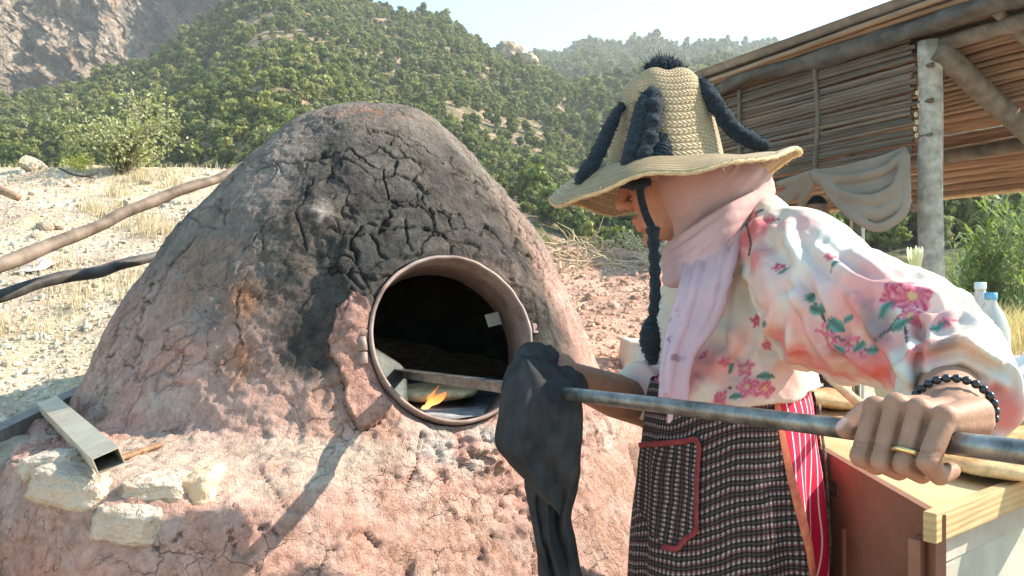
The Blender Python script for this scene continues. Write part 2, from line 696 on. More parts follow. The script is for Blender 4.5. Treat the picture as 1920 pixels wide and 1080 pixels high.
rough += (1 - 2 * np.abs(fbm(p * np.array([.35, .35, .14]), 4, 73))) * 1.2 + fbm(p * .7, 3, 74) * 1.0
b1 = worley(p * np.array([.21, .21, .10]) + .5 * fbm(p * .15, 3, 75)[:, None], 76); b2 = worley(p * np.array([.5, .5, .3]) + .4 * fbm(p * .4, 3, 77)[:, None], 78)
rough += (b1[2] - .5) * 5.5 - 1.5 * np.exp(-((b1[1] - b1[0]) / .05) ** 2) + (b2[2] - .5) * 2.2
p[:, 1] += rough + shelf * 4
p[:, 0] += fbm(p * .18, 3, 67) * 2.0
n = fbm(p * np.array([.06, .06, .03]), 4, 68); n2 = fbm(p * np.array([.32, .32, .06]), 4, 69); n3 = fbm(p * .42, 4, 70)
cc = np.outer(1 - sm(-.2, .2, n), [.15, .125, .105]) + np.outer(sm(-.2, .2, n), [.30, .23, .175])
w = (sm(.05, .4, n2) * sm(-.2, .3, fbm(p * .045, 3, 72)))[:, None]; cc = cc * (1 - w) + np.array([.36, .175, .085]) * w
w = sm(.15, .4, n3)[:, None] * .8; cc = cc * (1 - w) + np.array([.38, .32, .255]) * w
w = (sm(.05, .35, -n2) * .85)[:, None]; cc = cc * (1 - w) + np.array([.075, .068, .062]) * w
w = (sm(.3, .5, fbm(p * .16, 4, 71)) * (.4 + .6 * sm(.5, 1, shelf)))[:, None]; cc = cc * (1 - w) + np.array([.08, .095, .035]) * w
add("cliff", mk("cliff", p, grid_faces(len(cpx), len(cv)), {"col": cc}),
    attr_mat("cliff_rock", vary=.6, vscale=.5, bumps=((.35, 1.0), (1.2, .5), (4, .2)), strength=1.0, dist=2.0), kind="structure", recenter=False)


# rocky outcrops on the ridges
def outcrop(name, c, sx, sy, sz, seed, label):
    n, m = 60, 34
    V, fc = ellipsoid((0, 0, 0), np.eye(3), n, m)
    f1, f2, cid = worley(V * 2.6, seed)
    r = 1 + .22 * fbm(V * 2.2, 4, seed) + .25 * (cid - .5) - .12 * np.exp(-((f2 - f1) / .08) ** 2)
    V = V * r[:, None]
    cl = np.outer(.75 + .5 * sm(-.4, .4, fbm(V * 5, 4, seed + 3)), [.40, .32, .25])
    w = sm(.1, .4, fbm(V * 3, 3, seed + 5))[:, None]
    cl = cl * (1 - w) + np.array([.45, .30, .20]) * w
    V = V * np.array([sx, sy, sz]) + c
    return add(name, mk(name, V, fc, {"col": cl}), M_outcrop, label=label, cat="rock", group="rocky outcrops on the ridges")


M_outcrop = attr_mat("outcrop_rock", vary=.35, vscale=.9, bumps=((.6, 1.0), (2.5, .4)), strength=.9, dist=.8)
for k, (px, py, D, sx, sz, lb) in enumerate([
        (955, 100, 219, 4.2, 3.4, "pale rock outcrop on the ridge where the near hill meets the sky"),
        (988, 118, 216, 3.2, 2.6, "smaller pinkish rock below the pale ridge outcrop"),
        (1108, 92, 500, 13, 6.0, "grey rocky knob left on the far skyline"),
        (1222, 86, 515, 12, 6.5, "flat-topped grey rock on the far skyline above the hat"),
        (1085, 108, 490, 12, 3.5, "thin pale rock band under the far skyline knob")]):
    outcrop("rock_outcrop", P(px, py, D), sx, sx * .8, sz, 80 + k, lb)


# ------------------------------------------------------------------ trees of the hills
def leaf_quads(C, N, size, rngl, aspect=.7):
    """one quad per centre, facing around N"""
    n = len(C)
    N = N + rngl.normal(0, .55, (n, 3))
    N /= np.linalg.norm(N, axis=1)[:, None]
    r = rngl.normal(size=(n, 3))
    A = np.cross(N, r); A /= np.linalg.norm(A, axis=1)[:, None]
    B = np.cross(N, A)
    s = (size * rngl.uniform(.6, 1.3, n))[:, None]
    A = A * s; B = B * s * aspect
    V = np.stack([C - A, C - B * .9 + A * .1, C + A, C + B], 1).reshape(-1, 3)
    return V, np.arange(4 * n).reshape(n, 4)


def tree_mesh(name, seed, h=2.2, w=1.0, nclump=20, per=46, conic=0.0):
    r = np.random.default_rng(seed)
    g = Geo()
    # trunk with limbs
    top = np.array([r.normal(0, .08), r.normal(0, .08), h * .75])
    pts = cpath([[0, 0, -.35], [r.normal(0, .06), r.normal(0, .06), h * .3], top], 7)
    g.add(*tube(pts, np.linspace(.09, .025, 7), 6))
    mids = []
    leafV = Geo()
    for k in range(nclump):
        t = (k + .5) / nclump
        z = h * (.22 + .74 * t)
        env = w * (np.sin(np.pi * (.12 + .80 * t)) ** .7) * (1 - conic * t)
        a = k * 2.4 + r.uniform(-.6, .6)
        d = env * math.sqrt(r.uniform(.15, 1)) * .78
        c = np.array([math.cos(a) * d, math.sin(a) * d, z + r.normal(0, .06) * h])
        base = pts[min(6, int(2 + 4 * t))]
        if k % 2 == 0:
            g.add(*tube(np.array([base, (base + c) / 2 - [0, 0, .05], c]), [.03, .02, .008], 4))
        cr = w * r.uniform(.26, .46)
        dirs = r.normal(size=(per, 3)); dirs /= np.linalg.norm(dirs, axis=1)[:, None]
        C = c + dirs * cr * r.uniform(.45, 1.0, (per, 1)) * np.array([1, 1, .8])
        leafV.add(*leaf_quads(C, dirs, .145 * w, r))
        Ve, Fe = ellipsoid(c, np.eye(3) * cr * .52, 6, 4)
        leafV.add(Ve, Fe)
    V0, Q0, T0 = g.arrays(); V1, Q1, T1 = leafV.arrays()
    n0 = len(V0)
    me = mk(name, np.concatenate([V0, V1]), [np.concatenate([Q0, Q1 + n0]), np.concatenate([T0, T1 + n0])], smooth=False)
    mi = np.zeros(len(me.polygons), np.int32)
    nq0, nq1, nt0 = len(Q0), len(Q1), len(T0)
    mi[nq0:nq0 + nq1] = 1
    mi[nq0 + nq1 + nt0:] = 1
    me.materials.append(M_bark); me.materials.append(M_leaf)
    me.polygons.foreach_set("material_index", mi)
    return me


def leaf_material(name, c1, c2, c3, transl=.25, nscale=.9):
    m, nt, b = new_mat(name)
    oi = node(nt, "ShaderNodeObjectInfo")
    n = noise_n(nt, nscale, 3)
    r = ramp(nt, oi.outputs["Random"], [(0, c1), (.35, c2), (.62, tuple(q * .75 for q in c2)), (.8, c3), (1, (c3[0] * .8, c3[1] * .82, c3[2] * 1.5))])
    v = ramp(nt, n.outputs[0], [(.3, (.65, .65, .65)), (.7, (1.3, 1.3, 1.2))])
    c = mixc(nt, 1.0, r.outputs[0], v.outputs[0], 'MULTIPLY')
    nt.links.new(c, b.inputs["Base Color"])
    b.inputs["Roughness"].default_value = .6
    tr = node(nt, "ShaderNodeBsdfTranslucent")
    nt.links.new(mixc(nt, 1.0, c, (1.3, 1.5, .6), 'MULTIPLY'), tr.inputs[0])
    mx = node(nt, "ShaderNodeMixShader"); mx.inputs[0].default_value = transl
    nt.links.new(b.outputs[0], mx.inputs[1]); nt.links.new(tr.outputs[0], mx.inputs[2])
    nt.links.new(mx.outputs[0], nt.nodes["Material Output"].inputs[0])
    return m


M_bark = simple_mat("bark", (.10, .075, .055), (.20, .16, .12), 6, bump=.6)
M_leaf = leaf_material("hill_foliage", (.088, .112, .034), (.165, .190, .050), (.290, .275, .090))
TREES = [tree_mesh("tree_a", 1, 2.3, 1.05), tree_mesh("tree_b", 2, 1.8, 1.15), tree_mesh("tree_c", 3, 3.0, 1.05, 24, 42, .45),
         tree_mesh("tree_d", 4, 1.35, 1.1, 14, 46), tree_mesh("tree_e", 5, 2.6, 1.2, 24, 44)]

pts_all = []   # x, y, z, scale, variant, zone
r = np.random.default_rng(11)


def scatter(n, pxr, yr, zf, zone, smin, smax, dens):
    px = r.uniform(pxr[0], pxr[1], n)
    Yv = np.sqrt(r.uniform(yr[0] ** 2, yr[1] ** 2, n))
    X = (px - 960) / F * Yv
    z = zf(px, Yv, X)
    py = 540 - F * (z - CAMZ) / Yv
    keep = r.uniform(0, 1, n) < dens(px, py, X, Yv)
    s = r.uniform(smin, smax, n) * (1 + .55 * (r.uniform(0, 1, n) > .92))
    var = r.integers(0, 5, n)
    for k in np.nonzero(keep)[0]:
        pts_all.append((X[k], Yv[k], z[k] - .05, s[k], var[k], zone, px[k], py[k]))


def dens_main(px, py, X, Y):
    ry = cspline(R_PX, R_Y, px)
    d = np.where(Y < ry + 3, 1.0, 0.0)
    p = np.column_stack([X * .07, Y * .07, 0 * X])
    n = fbm(p, 3, 91)
    bare = sm(700, 1000, px) * sm(130, 260, py)         # open reddish slope right of the dome
    return d * np.clip(1 - bare * (.05 + 1.0 * sm(.05, .4, n)) - .75 * sm(.22, .42, n), 0, 1)


def dens_far(px, py, X, Y):
    p = np.column_stack([X * .03, Y * .03, 0 * X])
    n = fbm(p, 3, 92)
    vis = np.where((px > 1000), 1.0, .25)
    return vis * np.clip(1.05 - .6 * sm(.2, .5, n), 0, 1) * np.where(Y < 535, 1, 0)


scatter(14500, (-350, 1330), (30, 234), main_hill, 0, .34, .98, dens_main)
scatter(11000, (960, 2250), (90, 540), far_hill, 1, .8, 1.6, dens_far)
scatter(1300, (1330, 2300), (38, 100), far_hill, 2, .5, 1.25, lambda px, py, X, Y: np.full(len(px), .9))
scatter(600, (-1300, -350), (40, 180), main_hill, 0, .6, 1.2, dens_main)
scatter(60, (800, 1330), (17, 32), lambda px, Y, X: np.maximum(main_hill(px, Y, X), far_hill(px, Y, X)), 3, .35, .7, lambda px, py, X, Y: np.full(len(px), .8))

A = np.array(pts_all)
size = A[:, 3] / A[:, 1]
inview = (A[:, 6] > -30) & (A[:, 6] < 1950) & (A[:, 7] > -40)
hid = ((A[:, 7] > 325) & (A[:, 6] < 1020)) | ((A[:, 6] > 480) & (A[:, 6] < 960) & (A[:, 7] > 330)) | ((A[:, 6] > 1250) & (A[:, 6] < 1610) & (A[:, 7] > 120)) | (A[:, 7] > 600) | ((A[:, 6] > 1340) & (A[:, 7] < 330))
order = np.argsort(-(size * inview * ~hid + 1e-9 * size))
ZL = {0: "round green tree among many on the wooded slope above the oven dome",
      4: "round green tree among many on the slope left of the dome, below the cliff",
      5: "round green tree among many on the bare reddish slope between dome and hat",
      1: "small hazy green tree among many on the far wooded hill",
      2: "bright green bushy tree among many beyond the cane shelter at right",
      3: "small green shrub in the hollow behind the red earth bank"}
ZG = {0: "trees on the slope above the oven dome", 4: "trees on the slope below the cliff", 5: "trees on the reddish slope beside the hat", 1: "trees on the far hill", 2: "trees beyond the cane shelter", 3: "shrubs behind the earth bank"}
TREE_SRC = {}
for k in order[:300]:
    x, y, z, s, v, zone = A[k, :6]
    if zone == 0:
        zone = 4 if A[k, 6] < 480 else (0 if A[k, 6] < 900 else 5)
    o = bpy.data.objects.new("hill_tree" if zone != 3 else "shrub", TREES[int(v)])
    o.location = (x, y, z); o.scale = (s * r.uniform(.85, 1.2), s * r.uniform(.85, 1.2), s * r.uniform(.85, 1.15)); o.rotation_euler = (0, 0, r.uniform(0, 6.28))
    COL.objects.link(o)
    tag(o, ZL[int(zone)], "tree" if zone != 3 else "shrub", ZG[int(zone)])
    TREE_SRC.setdefault(int(v), o)
rest = A[order[300:]]
me = bpy.data.meshes.new("wooded_slopes")
me.from_pydata([tuple(q) for q in rest[:, :3]], [], [])
at = me.attributes.new("tscale", 'FLOAT', 'POINT'); at.data.foreach_set("value", rest[:, 3].astype(np.float32))
at = me.attributes.new("tvar", 'INT', 'POINT'); at.data.foreach_set("value", rest[:, 4].astype(np.int32))
at = me.attributes.new("trot", 'FLOAT_VECTOR', 'POINT')
rot = np.zeros((len(rest), 3), np.float32); rot[:, 2] = r.uniform(0, 6.28, len(rest)); rot[:, :2] = r.normal(0, .08, (len(rest), 2))
at.data.foreach_set("vector", rot.ravel())
forest = bpy.data.objects.new("wooded_slopes", me)
COL.objects.link(forest)
tag(forest, "mass of smaller green trees covering the hill slopes", "forest", None, "stuff")
gn = bpy.data.node_groups.new("scatter_trees", 'GeometryNodeTree')
gn.interface.new_socket("Geometry", in_out='INPUT', socket_type='NodeSocketGeometry')
gn.interface.new_socket("Geometry", in_out='OUTPUT', socket_type='NodeSocketGeometry')
gi = gn.nodes.new("NodeGroupInput"); go = gn.nodes.new("NodeGroupOutput")
jn = gn.nodes.new("GeometryNodeJoinGeometry")
asc = gn.nodes.new("GeometryNodeInputNamedAttribute"); asc.data_type = 'FLOAT'; asc.inputs[0].default_value = "tscale"
avr = gn.nodes.new("GeometryNodeInputNamedAttribute"); avr.data_type = 'INT'; avr.inputs[0].default_value = "tvar"
aro = gn.nodes.new("GeometryNodeInputNamedAttribute"); aro.data_type = 'FLOAT_VECTOR'; aro.inputs[0].default_value = "trot"
for v in range(5):
    oi = gn.nodes.new("GeometryNodeObjectInfo"); oi.transform_space = 'ORIGINAL'; oi.inputs["Object"].default_value = TREE_SRC[v]
    cmp = gn.nodes.new("FunctionNodeCompare"); cmp.data_type = 'INT'; cmp.operation = 'EQUAL'
    ia = [s for s in cmp.inputs if s.enabled and s.name == 'A'][0]; ib = [s for s in cmp.inputs if s.enabled and s.name == 'B'][0]
    gn.links.new(avr.outputs["Attribute"], ia); ib.default_value = v
    ip = gn.nodes.new("GeometryNodeInstanceOnPoints")
    gn.links.new(gi.outputs[0], ip.inputs["Points"]); gn.links.new(cmp.outputs[0], ip.inputs["Selection"])
    gn.links.new(oi.outputs["Geometry"], ip.inputs["Instance"])
    gn.links.new(aro.outputs["Attribute"], ip.inputs["Rotation"]); gn.links.new(asc.outputs["Attribute"], ip.inputs["Scale"])
    gn.links.new(ip.outputs[0], jn.inputs[0])
gn.links.new(jn.outputs[0], go.inputs[0])
md = forest.modifiers.new("scatter", 'NODES'); md.node_group = gn


# ------------------------------------------------------------------ the clay oven
OC = np.array([-0.492, 2.55])                  # axis of the dome
PHI = math.radians(31)                         # the door looks this far right of the camera axis
TAU = math.radians(17)
PHR = math.radians(25)
RN = np.array([math.sin(PHR) * math.cos(TAU), -math.cos(PHR) * math.cos(TAU), math.sin(TAU)])
RR = np.array([math.cos(PHR), math.sin(PHR), 0])
RU = np.array([-math.sin(PHR) * math.sin(TAU), math.cos(PHR) * math.sin(TAU), math.cos(TAU)])
RC = np.array([-.1442, 1.933, 1.128])
RRAD = 0.207

DZ = [.90, .918, 1.067, 1.20, 1.35, 1.482, 1.648, 1.764, 1.81, 1.832]
DR = [.815, .803, .748, .677, .577, .468, .332, .195, .10, .0]

# columns: dense on the side that faces the photograph
th_f = np.linspace(-115, 120, 800)
th_b = np.linspace(120, 245, 90)[1:-1]
TH = np.radians(np.concatenate([th_f, th_b]))
nth = len(TH)
thd = np.degrees((TH + math.pi) % (2 * math.pi) - math.pi)
# rows, evenly spaced along the outline of the dome
KZ = [1.830, 1.828, 1.820, 1.801, 1.756, 1.721, 1.6515, 1.605, 1.535, 1.467, 1.406, 1.313, 1.222, 1.0675, .99, .918]
KR = [.0005, .05, .095, .156, .236, .279, .348, .398, .459, .515, .560, .612, .667, .740, .776, .803]
pr = cpath(np.column_stack([KR, KZ, np.zeros(len(KR))]), 340)
rows_r, rows_z = [], []
for k in range(len(pr)):
    rows_r.append(np.full(nth, max(pr[k, 0], 4e-4))); rows_z.append(np.full(nth, pr[k, 1]))
# the plinth: a ledge at left, a steep apron below the door
led = cspline([-180, -120, -75, -45, -30, -12, 2, 14, 26, 45, 90, 180], [.86, .86, .88, .93, 1.05, 1.11, 1.02, .90, .835, .835, .86, .86], thd)
dry = cspline([-180, -90, -45, -12, 10, 30, 60, 180], [.08, .08, .09, .12, .20, .26, .22, .08], thd)
nl = 60
for k in range(1, nl + 1):
    t = k / nl
    rows_r.append(.803 + (led - .803) * t + .012 * math.sin(t * 3.1))
    rows_z.append(np.full(nth, .918) - .015 * t - .05 * sm(-14, 2, thd) * t - .055 * sm(4, 26, thd) * t)
lz = rows_z[-1]
steep = 1 - .6 * sm(0, 24, thd) * (1 - sm(70, 100, thd))      # apron leans out, the left face is upright
ndn = 150
for k in range(1, ndn + 1):
    t = k / ndn
    drop = .93 * t
    out = .10 * np.sqrt(t) * steep + (1 - steep) / .6 * (.46 * t)
    rows_r.append(led + out + .03 * t)
    rows_z.append(lz - drop)
Rg = np.array(rows_r); Zg = np.array(rows_z)
nrow = len(Rg)
# round the foot of the dome and the edge of the ledge
ker = np.exp(-np.linspace(-2.2, 2.2, 45) ** 2); ker /= ker.sum()


def smooth_rows(Aq):
    pad = np.concatenate([np.repeat(Aq[:1], 22, 0), Aq, np.repeat(Aq[-1:], 22, 0)])
    return np.stack([np.convolve(pad[:, j], ker, 'valid') for j in range(Aq.shape[1])], 1)


bl = sm(235, 300, np.arange(nrow))[:, None]
Rs_, Zs_ = smooth_rows(Rg), smooth_rows(Zg)
Rg = Rg * (1 - bl) + Rs_ * bl; Zg = Zg * (1 - bl) + Zs_ * bl
Xg = OC[0] + Rg * np.sin(TH)[None, :] + .045 * sm(1.1, 1.8, Zg)
Yg = OC[1] - Rg * np.cos(TH)[None, :]
V = np.column_stack([Xg.ravel(), Yg.ravel(), Zg.ravel()])
Fq = grid_faces(nth, nrow, True)[:, ::-1]
V0 = V.copy()
N = normals(V, Fq)
if np.mean(N[:, 0] * (V[:, 0] - OC[0]) + N[:, 1] * (V[:, 1] - OC[1])) < 0:
    Fq = Fq[:, ::-1]; N = -N

# --- relief
wob = np.column_stack([fbm(V * 14, 3, 201), fbm(V * 14, 3, 202)])
px, py = proj(V)
wob2 = np.column_stack([fbm(V * 45, 3, 203), fbm(V * 45, 3, 204)])
px = px + wob[:, 0] * 11 + wob2[:, 0] * 6; py = py + wob[:, 1] * 11 + wob2[:, 1] * 6
front = (N @ np.array([.1, -1, .2])) > -.15
disp = fbm(V * 2.4, 3, 211) * .016 + fbm(V * 9, 4, 212) * .0085 + fbm(V * 34, 4, 213) * .0042 + fbm(V * 105, 3, 217) * .0019
low = sm(1.02, .90, V[:, 2])
disp += low * (np.abs(fbm(V * 16, 4, 214)) * .016 - .004 + fbm(V * 55, 4, 215) * .004)
# lumps of hand-laid mud
f1, f2, cid = worley(V * 7.5 + wob[:, :1] * .5, 216)
disp += (.5 - f1) * .009 + (cid - .5) * .006

PL1 = [(636, 500), (650, 450), (700, 418), (755, 392), (850, 398), (935, 432), (985, 470), (1012, 540), (1012, 612), (985, 640),
       (960, 560), (905, 500), (850, 478), (790, 490), (735, 540), (712, 600), (690, 590), (655, 560)]
PL2 = [(668, 562), (634, 582), (612, 641), (624, 677), (647, 724), (653, 772), (667, 801), (706, 790), (742, 754), (722, 720), (704, 660), (706, 600)]
s1 = poly_sd(px, py, PL1); s2 = poly_sd(px, py, PL2)
p1 = np.where(front, sm(7, -7, s1), 0); p2 = np.where(front, sm(4, -4, s2), 0)
disp += p1 * .014 + p2 * .016
lay = np.where(front, sm(9, -9, poly_sd(px, py, [(560, 300), (650, 284), (722, 321), (731, 385), (850, 410), (960, 390), (1000, 470), (1015, 540), (1000, 640), (640, 640), (600, 450)])), 0)
disp += lay * .005
# cracks between the mud plates
wv = V * 13 + np.column_stack([fbm(V * 9, 3, 221), fbm(V * 9, 3, 222), fbm(V * 9, 3, 223)]) * .55 + np.column_stack([fbm(V * 40, 2, 226), fbm(V * 40, 2, 227), fbm(V * 40, 2, 228)]) * .10
f1, f2, cid2 = worley(wv, 224)
cr_small = np.exp(-((f2 - f1) / .042) ** 2)
reg = np.clip(p1 + .9 * np.where(front, sm(60, -20, poly_sd(px, py, [(600, 330), (720, 300), (900, 330), (1010, 470), (1020, 620), (650, 620), (620, 450)])), 0) * sm(-.45, .1, fbm(V * 6, 3, 225)), 0, 1)
crack = cr_small * reg
disp += (cid2 - .5) * .011 * reg
wv = V * 5.2 + np.column_stack([fbm(V * 6, 3, 231), fbm(V * 6, 3, 232), fbm(V * 6, 3, 233)]) * .7
f1, f2, cid3 = worley(wv, 234)
cr_big = np.exp(-((f2 - f1) / .02) ** 2) * sm(-.05, .35, fbm(V * 3.3, 3, 235))
crack = np.maximum(crack, cr_big * .8)
LINES = [([(560, 303), (616, 289), (653, 284), (685, 307), (722, 321), (727, 349), (731, 381), (750, 391)], 5.5),
         ([(480, 330), (520, 310), (560, 303)], 4), ([(750, 391), (778, 405), (815, 402), (843, 418)], 3.2),
         ([(843, 326), (898, 340), (926, 354), (968, 400), (986, 446), (1005, 483), (1014, 520)], 4.0),
         ([(759, 418), (755, 465), (759, 483)], 3.2), ([(843, 423), (845, 446), (840, 474)], 3), ([(782, 349), (787, 372), (778, 391)], 3),
         ([(676, 428), (660, 465), (671, 493), (655, 520), (676, 553)], 6), ([(958, 465), (956, 502), (968, 534)], 3.5),
         ([(668, 562), (634, 582), (612, 641), (624, 677), (647, 724), (653, 772), (665, 801), (712, 794)], 3.5),
         ([(326, 478), (308, 510), (275, 558), (258, 572), (252, 605), (255, 647), (246, 679)], 4.5),
         ([(364, 448), (338, 475), (314, 498), (284, 528), (261, 558)], 3), ([(520, 400), (480, 440), (455, 470)], 2.5),
         ([(445, 540), (440, 600), (452, 650)], 2.5), ([(190, 700), (215, 610), (250, 560)], 2.5),
         ([(480, 860), (500, 900), (540, 960)], 3), ([(370, 965), (340, 995), (295, 1030)], 2.4), ([(440, 940), (430, 990), (450, 1040)], 2),
         ([(460, 980), (500, 990), (530, 1010), (590, 1020), (635, 1035)], 3), ([(800, 810), (790, 870), (760, 920)], 2.5),
         ([(655, 1010), (690, 1000), (720, 1018)], 7), ([(880, 930), (900, 990), (870, 1050)], 2.5), ([(295, 848), (345, 842), (375, 852)], 6),
         ([(700, 250), (760, 270), (830, 300)], 2.2), ([(590, 340), (560, 400), (575, 470)], 2)]
pits = np.zeros(len(V))
lw = sm(-.4, .5, fbm(V * 8, 3, 236))
for ln, w in LINES:
    d = seg_dist(px, py, ln)
    pits = np.maximum(pits, np.where(front, np.exp(-(d / (w * (.22 + .36 * lw))) ** 2), 0))
crack = np.maximum(crack, pits)
disp -= crack * .013
# crumbly ash ledge below the ring
cr_zone = np.where(front, np.exp(-(((px - 880) / 120) ** 2 + ((py - 840) / 55) ** 2)), 0)
f1, f2, cid4 = worley(V * 38, 241)
disp += cr_zone * ((.6 - f1) * .022 + (cid4 - .5) * .012)
V = V + N * disp[:, None]

# --- collar of mud up to the door ring
L = V - RC
la, lb, lc = L @ RR, L @ RU, L @ RN
rho = np.hypot(la, lb)
near = (lc > -.3)
w = np.where(near, 1 - sm(RRAD, RRAD + (.11 + .07 * sm(.0, .2, la)) * (1 - .7 * sm(.0, -.16, lb)), rho), 0)
tgt = .002 + .010 * fbm(V * 22, 3, 251) + disp * .5
lc2 = lc * (1 - w) + tgt * w
snap = near & (rho < RRAD + .002) & (rho > .05)
k = np.where(snap, (RRAD + .0035) / np.maximum(rho, 1e-6), 1.0)
V = np.where(near[:, None], RC + np.outer(la * k, RR) + np.outer(lb * k, RU) + np.outer(lc2, RN), V)
inner = near & (rho < RRAD - .002)
Fd = Fq[~np.all(inner[Fq], axis=1)]

# --- colours of the mud: clay, soot, ash
px0, py0 = proj(V0)
clay = np.array([.64, .355, .29]); clay2 = np.array([.57, .375, .315]); ash = np.array([.60, .49, .445]); grey = np.array([.215, .19, .168]); soot = np.array([.058, .055, .051]); rusty = np.array([.40, .215, .145])
n1 = fbm(V0 * 4, 4, 261); n2 = fbm(V0 * 11, 4, 262); n3 = fbm(V0 * 28, 4, 263); n4 = fbm(V0 * 2.2, 3, 264)
c = clay + (clay2 - clay) * sm(-.3, .4, n1)[:, None]
w = sm(.0, .5, n2)[:, None] * .5; c = c * (1 - w) + ash * w
zz = V0[:, 2]
upper = sm(1.06, 1.42, zz + n4 * .22 + .06 * n2)
w = (upper * .92)[:, None]; c = c * (1 - w) + (grey * (1 + .35 * n3)[:, None]) * w
az = np.degrees((np.arctan2(V0[:, 0] - OC[0], -(V0[:, 1] - OC[1]))))
# soot rises from the mouth
sz = sm(.98, 1.12, zz + .05 * n2) * (1 - .8 * sm(1.56, 1.82, zz + .10 * n1)) * sm(-18, 4, az + 10 * n1 + 5 * n2 + (zz - 1.2) * 8) * (1 - sm(58, 74, az + 7 * n1))
w = np.clip(sz * (.90 + .25 * n2), 0, 1)[:, None]; c = c * (1 - w) + (soot * (1 + .5 * n3)[:, None]) * w
# pink clay shows through below and beside the mouth
w = np.where(front, sm(3, -5, s2), 0)[:, None] * .8; c = c * (1 - w) + (clay * (1 + .2 * n3)[:, None]) * w
w = (sm(.18, .42, n1 + .3 * n3) * sm(1.75, 1.2, zz) * (1 - .8 * sz) * .45)[:, None]; c = c * (1 - w) + rusty * w
w = np.where(front, np.exp(-((px0 - 455) / 28) ** 2) * sm(500, 560, py0) * sm(760, 690, py0), 0) * .75 * sm(-.4, .3, n2); w = w[:, None]; c = c * (1 - w) + np.array([.50, .22, .12]) * w
w = np.where(front, np.exp(-(((px0 - 600) / 22) ** 2 + ((py0 - 400) / 18) ** 2)) * sm(-.1, .3, n3), 0)[:, None] * .8; c = c * (1 - w) + ash * w
w = (np.where(front, np.exp(-(((px0 - 690) / 100) ** 2 + ((py0 - 215) / 14) ** 2)), 0) * sm(0, .3, n3) * .6)[:, None]; c = c * (1 - w) + np.array([.33, .15, .10]) * w
w = np.clip(cr_zone * 1.0, 0, .8)[:, None] * sm(-.4, .2, n2)[:, None]; c = c * (1 - w) + np.array([.56, .52, .48]) * w
# pale dust on the ledge
w = (sm(.96, .90, zz) * sm(.5, .9, N[:, 2]) * sm(-.3, .4, n1) * .7)[:, None]; c = c * (1 - w) + np.array([.62, .52, .42]) * w
c *= (1 - .55 * np.clip(crack, 0, 1) * (.4 + .6 * upper))[:, None]
c = np.clip(c, .015, .8)

oven = empty("clay_oven", (OC[0], OC[1], 0.0), "big domed clay bread oven, soot blackened around its round door", "oven")
M_clay, nt, b = new_mat("oven_mud")
at = node(nt, "ShaderNodeAttribute", attribute_name="col")
nA = noise_n(nt, 55, 8, .7); nB = noise_n(nt, 9, 6, .6)
rA = ramp(nt, nA.outputs[0], [(.28, (.62, .60, .58)), (.5, (1, 1, 1)), (.74, (1.35, 1.33, 1.3))])
rB = ramp(nt, nB.outputs[0], [(.3, (.82, .80, .78)), (.7, (1.16, 1.17, 1.18))])
cc = mixc(nt, 1.0, mixc(nt, 1.0, at.outputs["Color"], rA.outputs[0], 'MULTIPLY'), rB.outputs[0], 'MULTIPLY')
# fine branching cracks
tc = node(nt, "ShaderNodeTexCoord")
wn1 = noise_n(nt, 16, 4, .6); vm = node(nt, "ShaderNodeVectorMath", operation='MULTIPLY_ADD'); nt.links.new(wn1.outputs["Color"], vm.inputs[0]); vm.inputs[1].default_value = (.07, .07, .07); nt.links.new(tc.outputs["Object"], vm.inputs[2])
crk = None
pat = node(nt, "ShaderNodeAttribute", attribute_name="plate")
for sc_v, wid, thr in ((13, .020, .50), (34, .030, .54)):
    vo = node(nt, "ShaderNodeTexVoronoi", feature='DISTANCE_TO_EDGE'); vo.inputs["Scale"].default_value = sc_v; nt.links.new(vm.outputs[0], vo.inputs["Vector"])
    e = node(nt, "ShaderNodeMapRange", interpolation_type='SMOOTHSTEP'); nt.links.new(vo.outputs["Distance"], e.inputs[0]); e.inputs[1].default_value = wid; e.inputs[2].default_value = 0.0
    mk_n = noise_n(nt, sc_v * .33, 3); mr = ramp(nt, mk_n.outputs[0], [(thr, (0, 0, 0)), (thr + .12, (1, 1, 1))])
    pr_ = node(nt, "ShaderNodeMath", operation='MULTIPLY'); nt.links.new(e.outputs[0], pr_.inputs[0]); nt.links.new(mr.outputs[0], pr_.inputs[1])
    if crk is None:
        crk = pr_.outputs[0]
    else:
        mxn = node(nt, "ShaderNodeMath", operation='MAXIMUM'); nt.links.new(crk, mxn.inputs[0]); nt.links.new(pr_.outputs[0], mxn.inputs[1]); crk = mxn.outputs[0]
dkf = node(nt, "ShaderNodeMath", operation='MULTIPLY'); nt.links.new(crk, dkf.inputs[0]); dkf.inputs[1].default_value = .45
cc = mixc(nt, dkf.outputs[0], cc, (.05, .04, .035))
nt.links.new(cc, b.inputs["Base Color"])
b.inputs["Roughness"].default_value = .93; b.inputs["Specular IOR Level"].default_value = .15
# straw fibres pressed in the mud
mp = node(nt, "ShaderNodeMapping"); tc = node(nt, "ShaderNodeTexCoord"); nt.links.new(tc.outputs["Object"], mp.inputs[0]); mp.inputs["Scale"].default_value = (160, 160, 34); mp.inputs["Rotation"].default_value = (.4, .5, .2)
fib = noise_n(nt, 1.0, 5, .7, vec=mp.outputs[0])
bumpn(nt, b, [(nA.outputs[0], 1.0), (noise_n(nt, 180, 6, .7).outputs[0], .45), (fib.outputs[0], .5), (crk, -.9)], 1.0, .016)
DOME_O = add("dome", mk("dome", V, Fd, {"col": c, "plate": np.clip(.25 + reg, 0, 1)}), M_clay, oven)

DOME = DOME_O.data
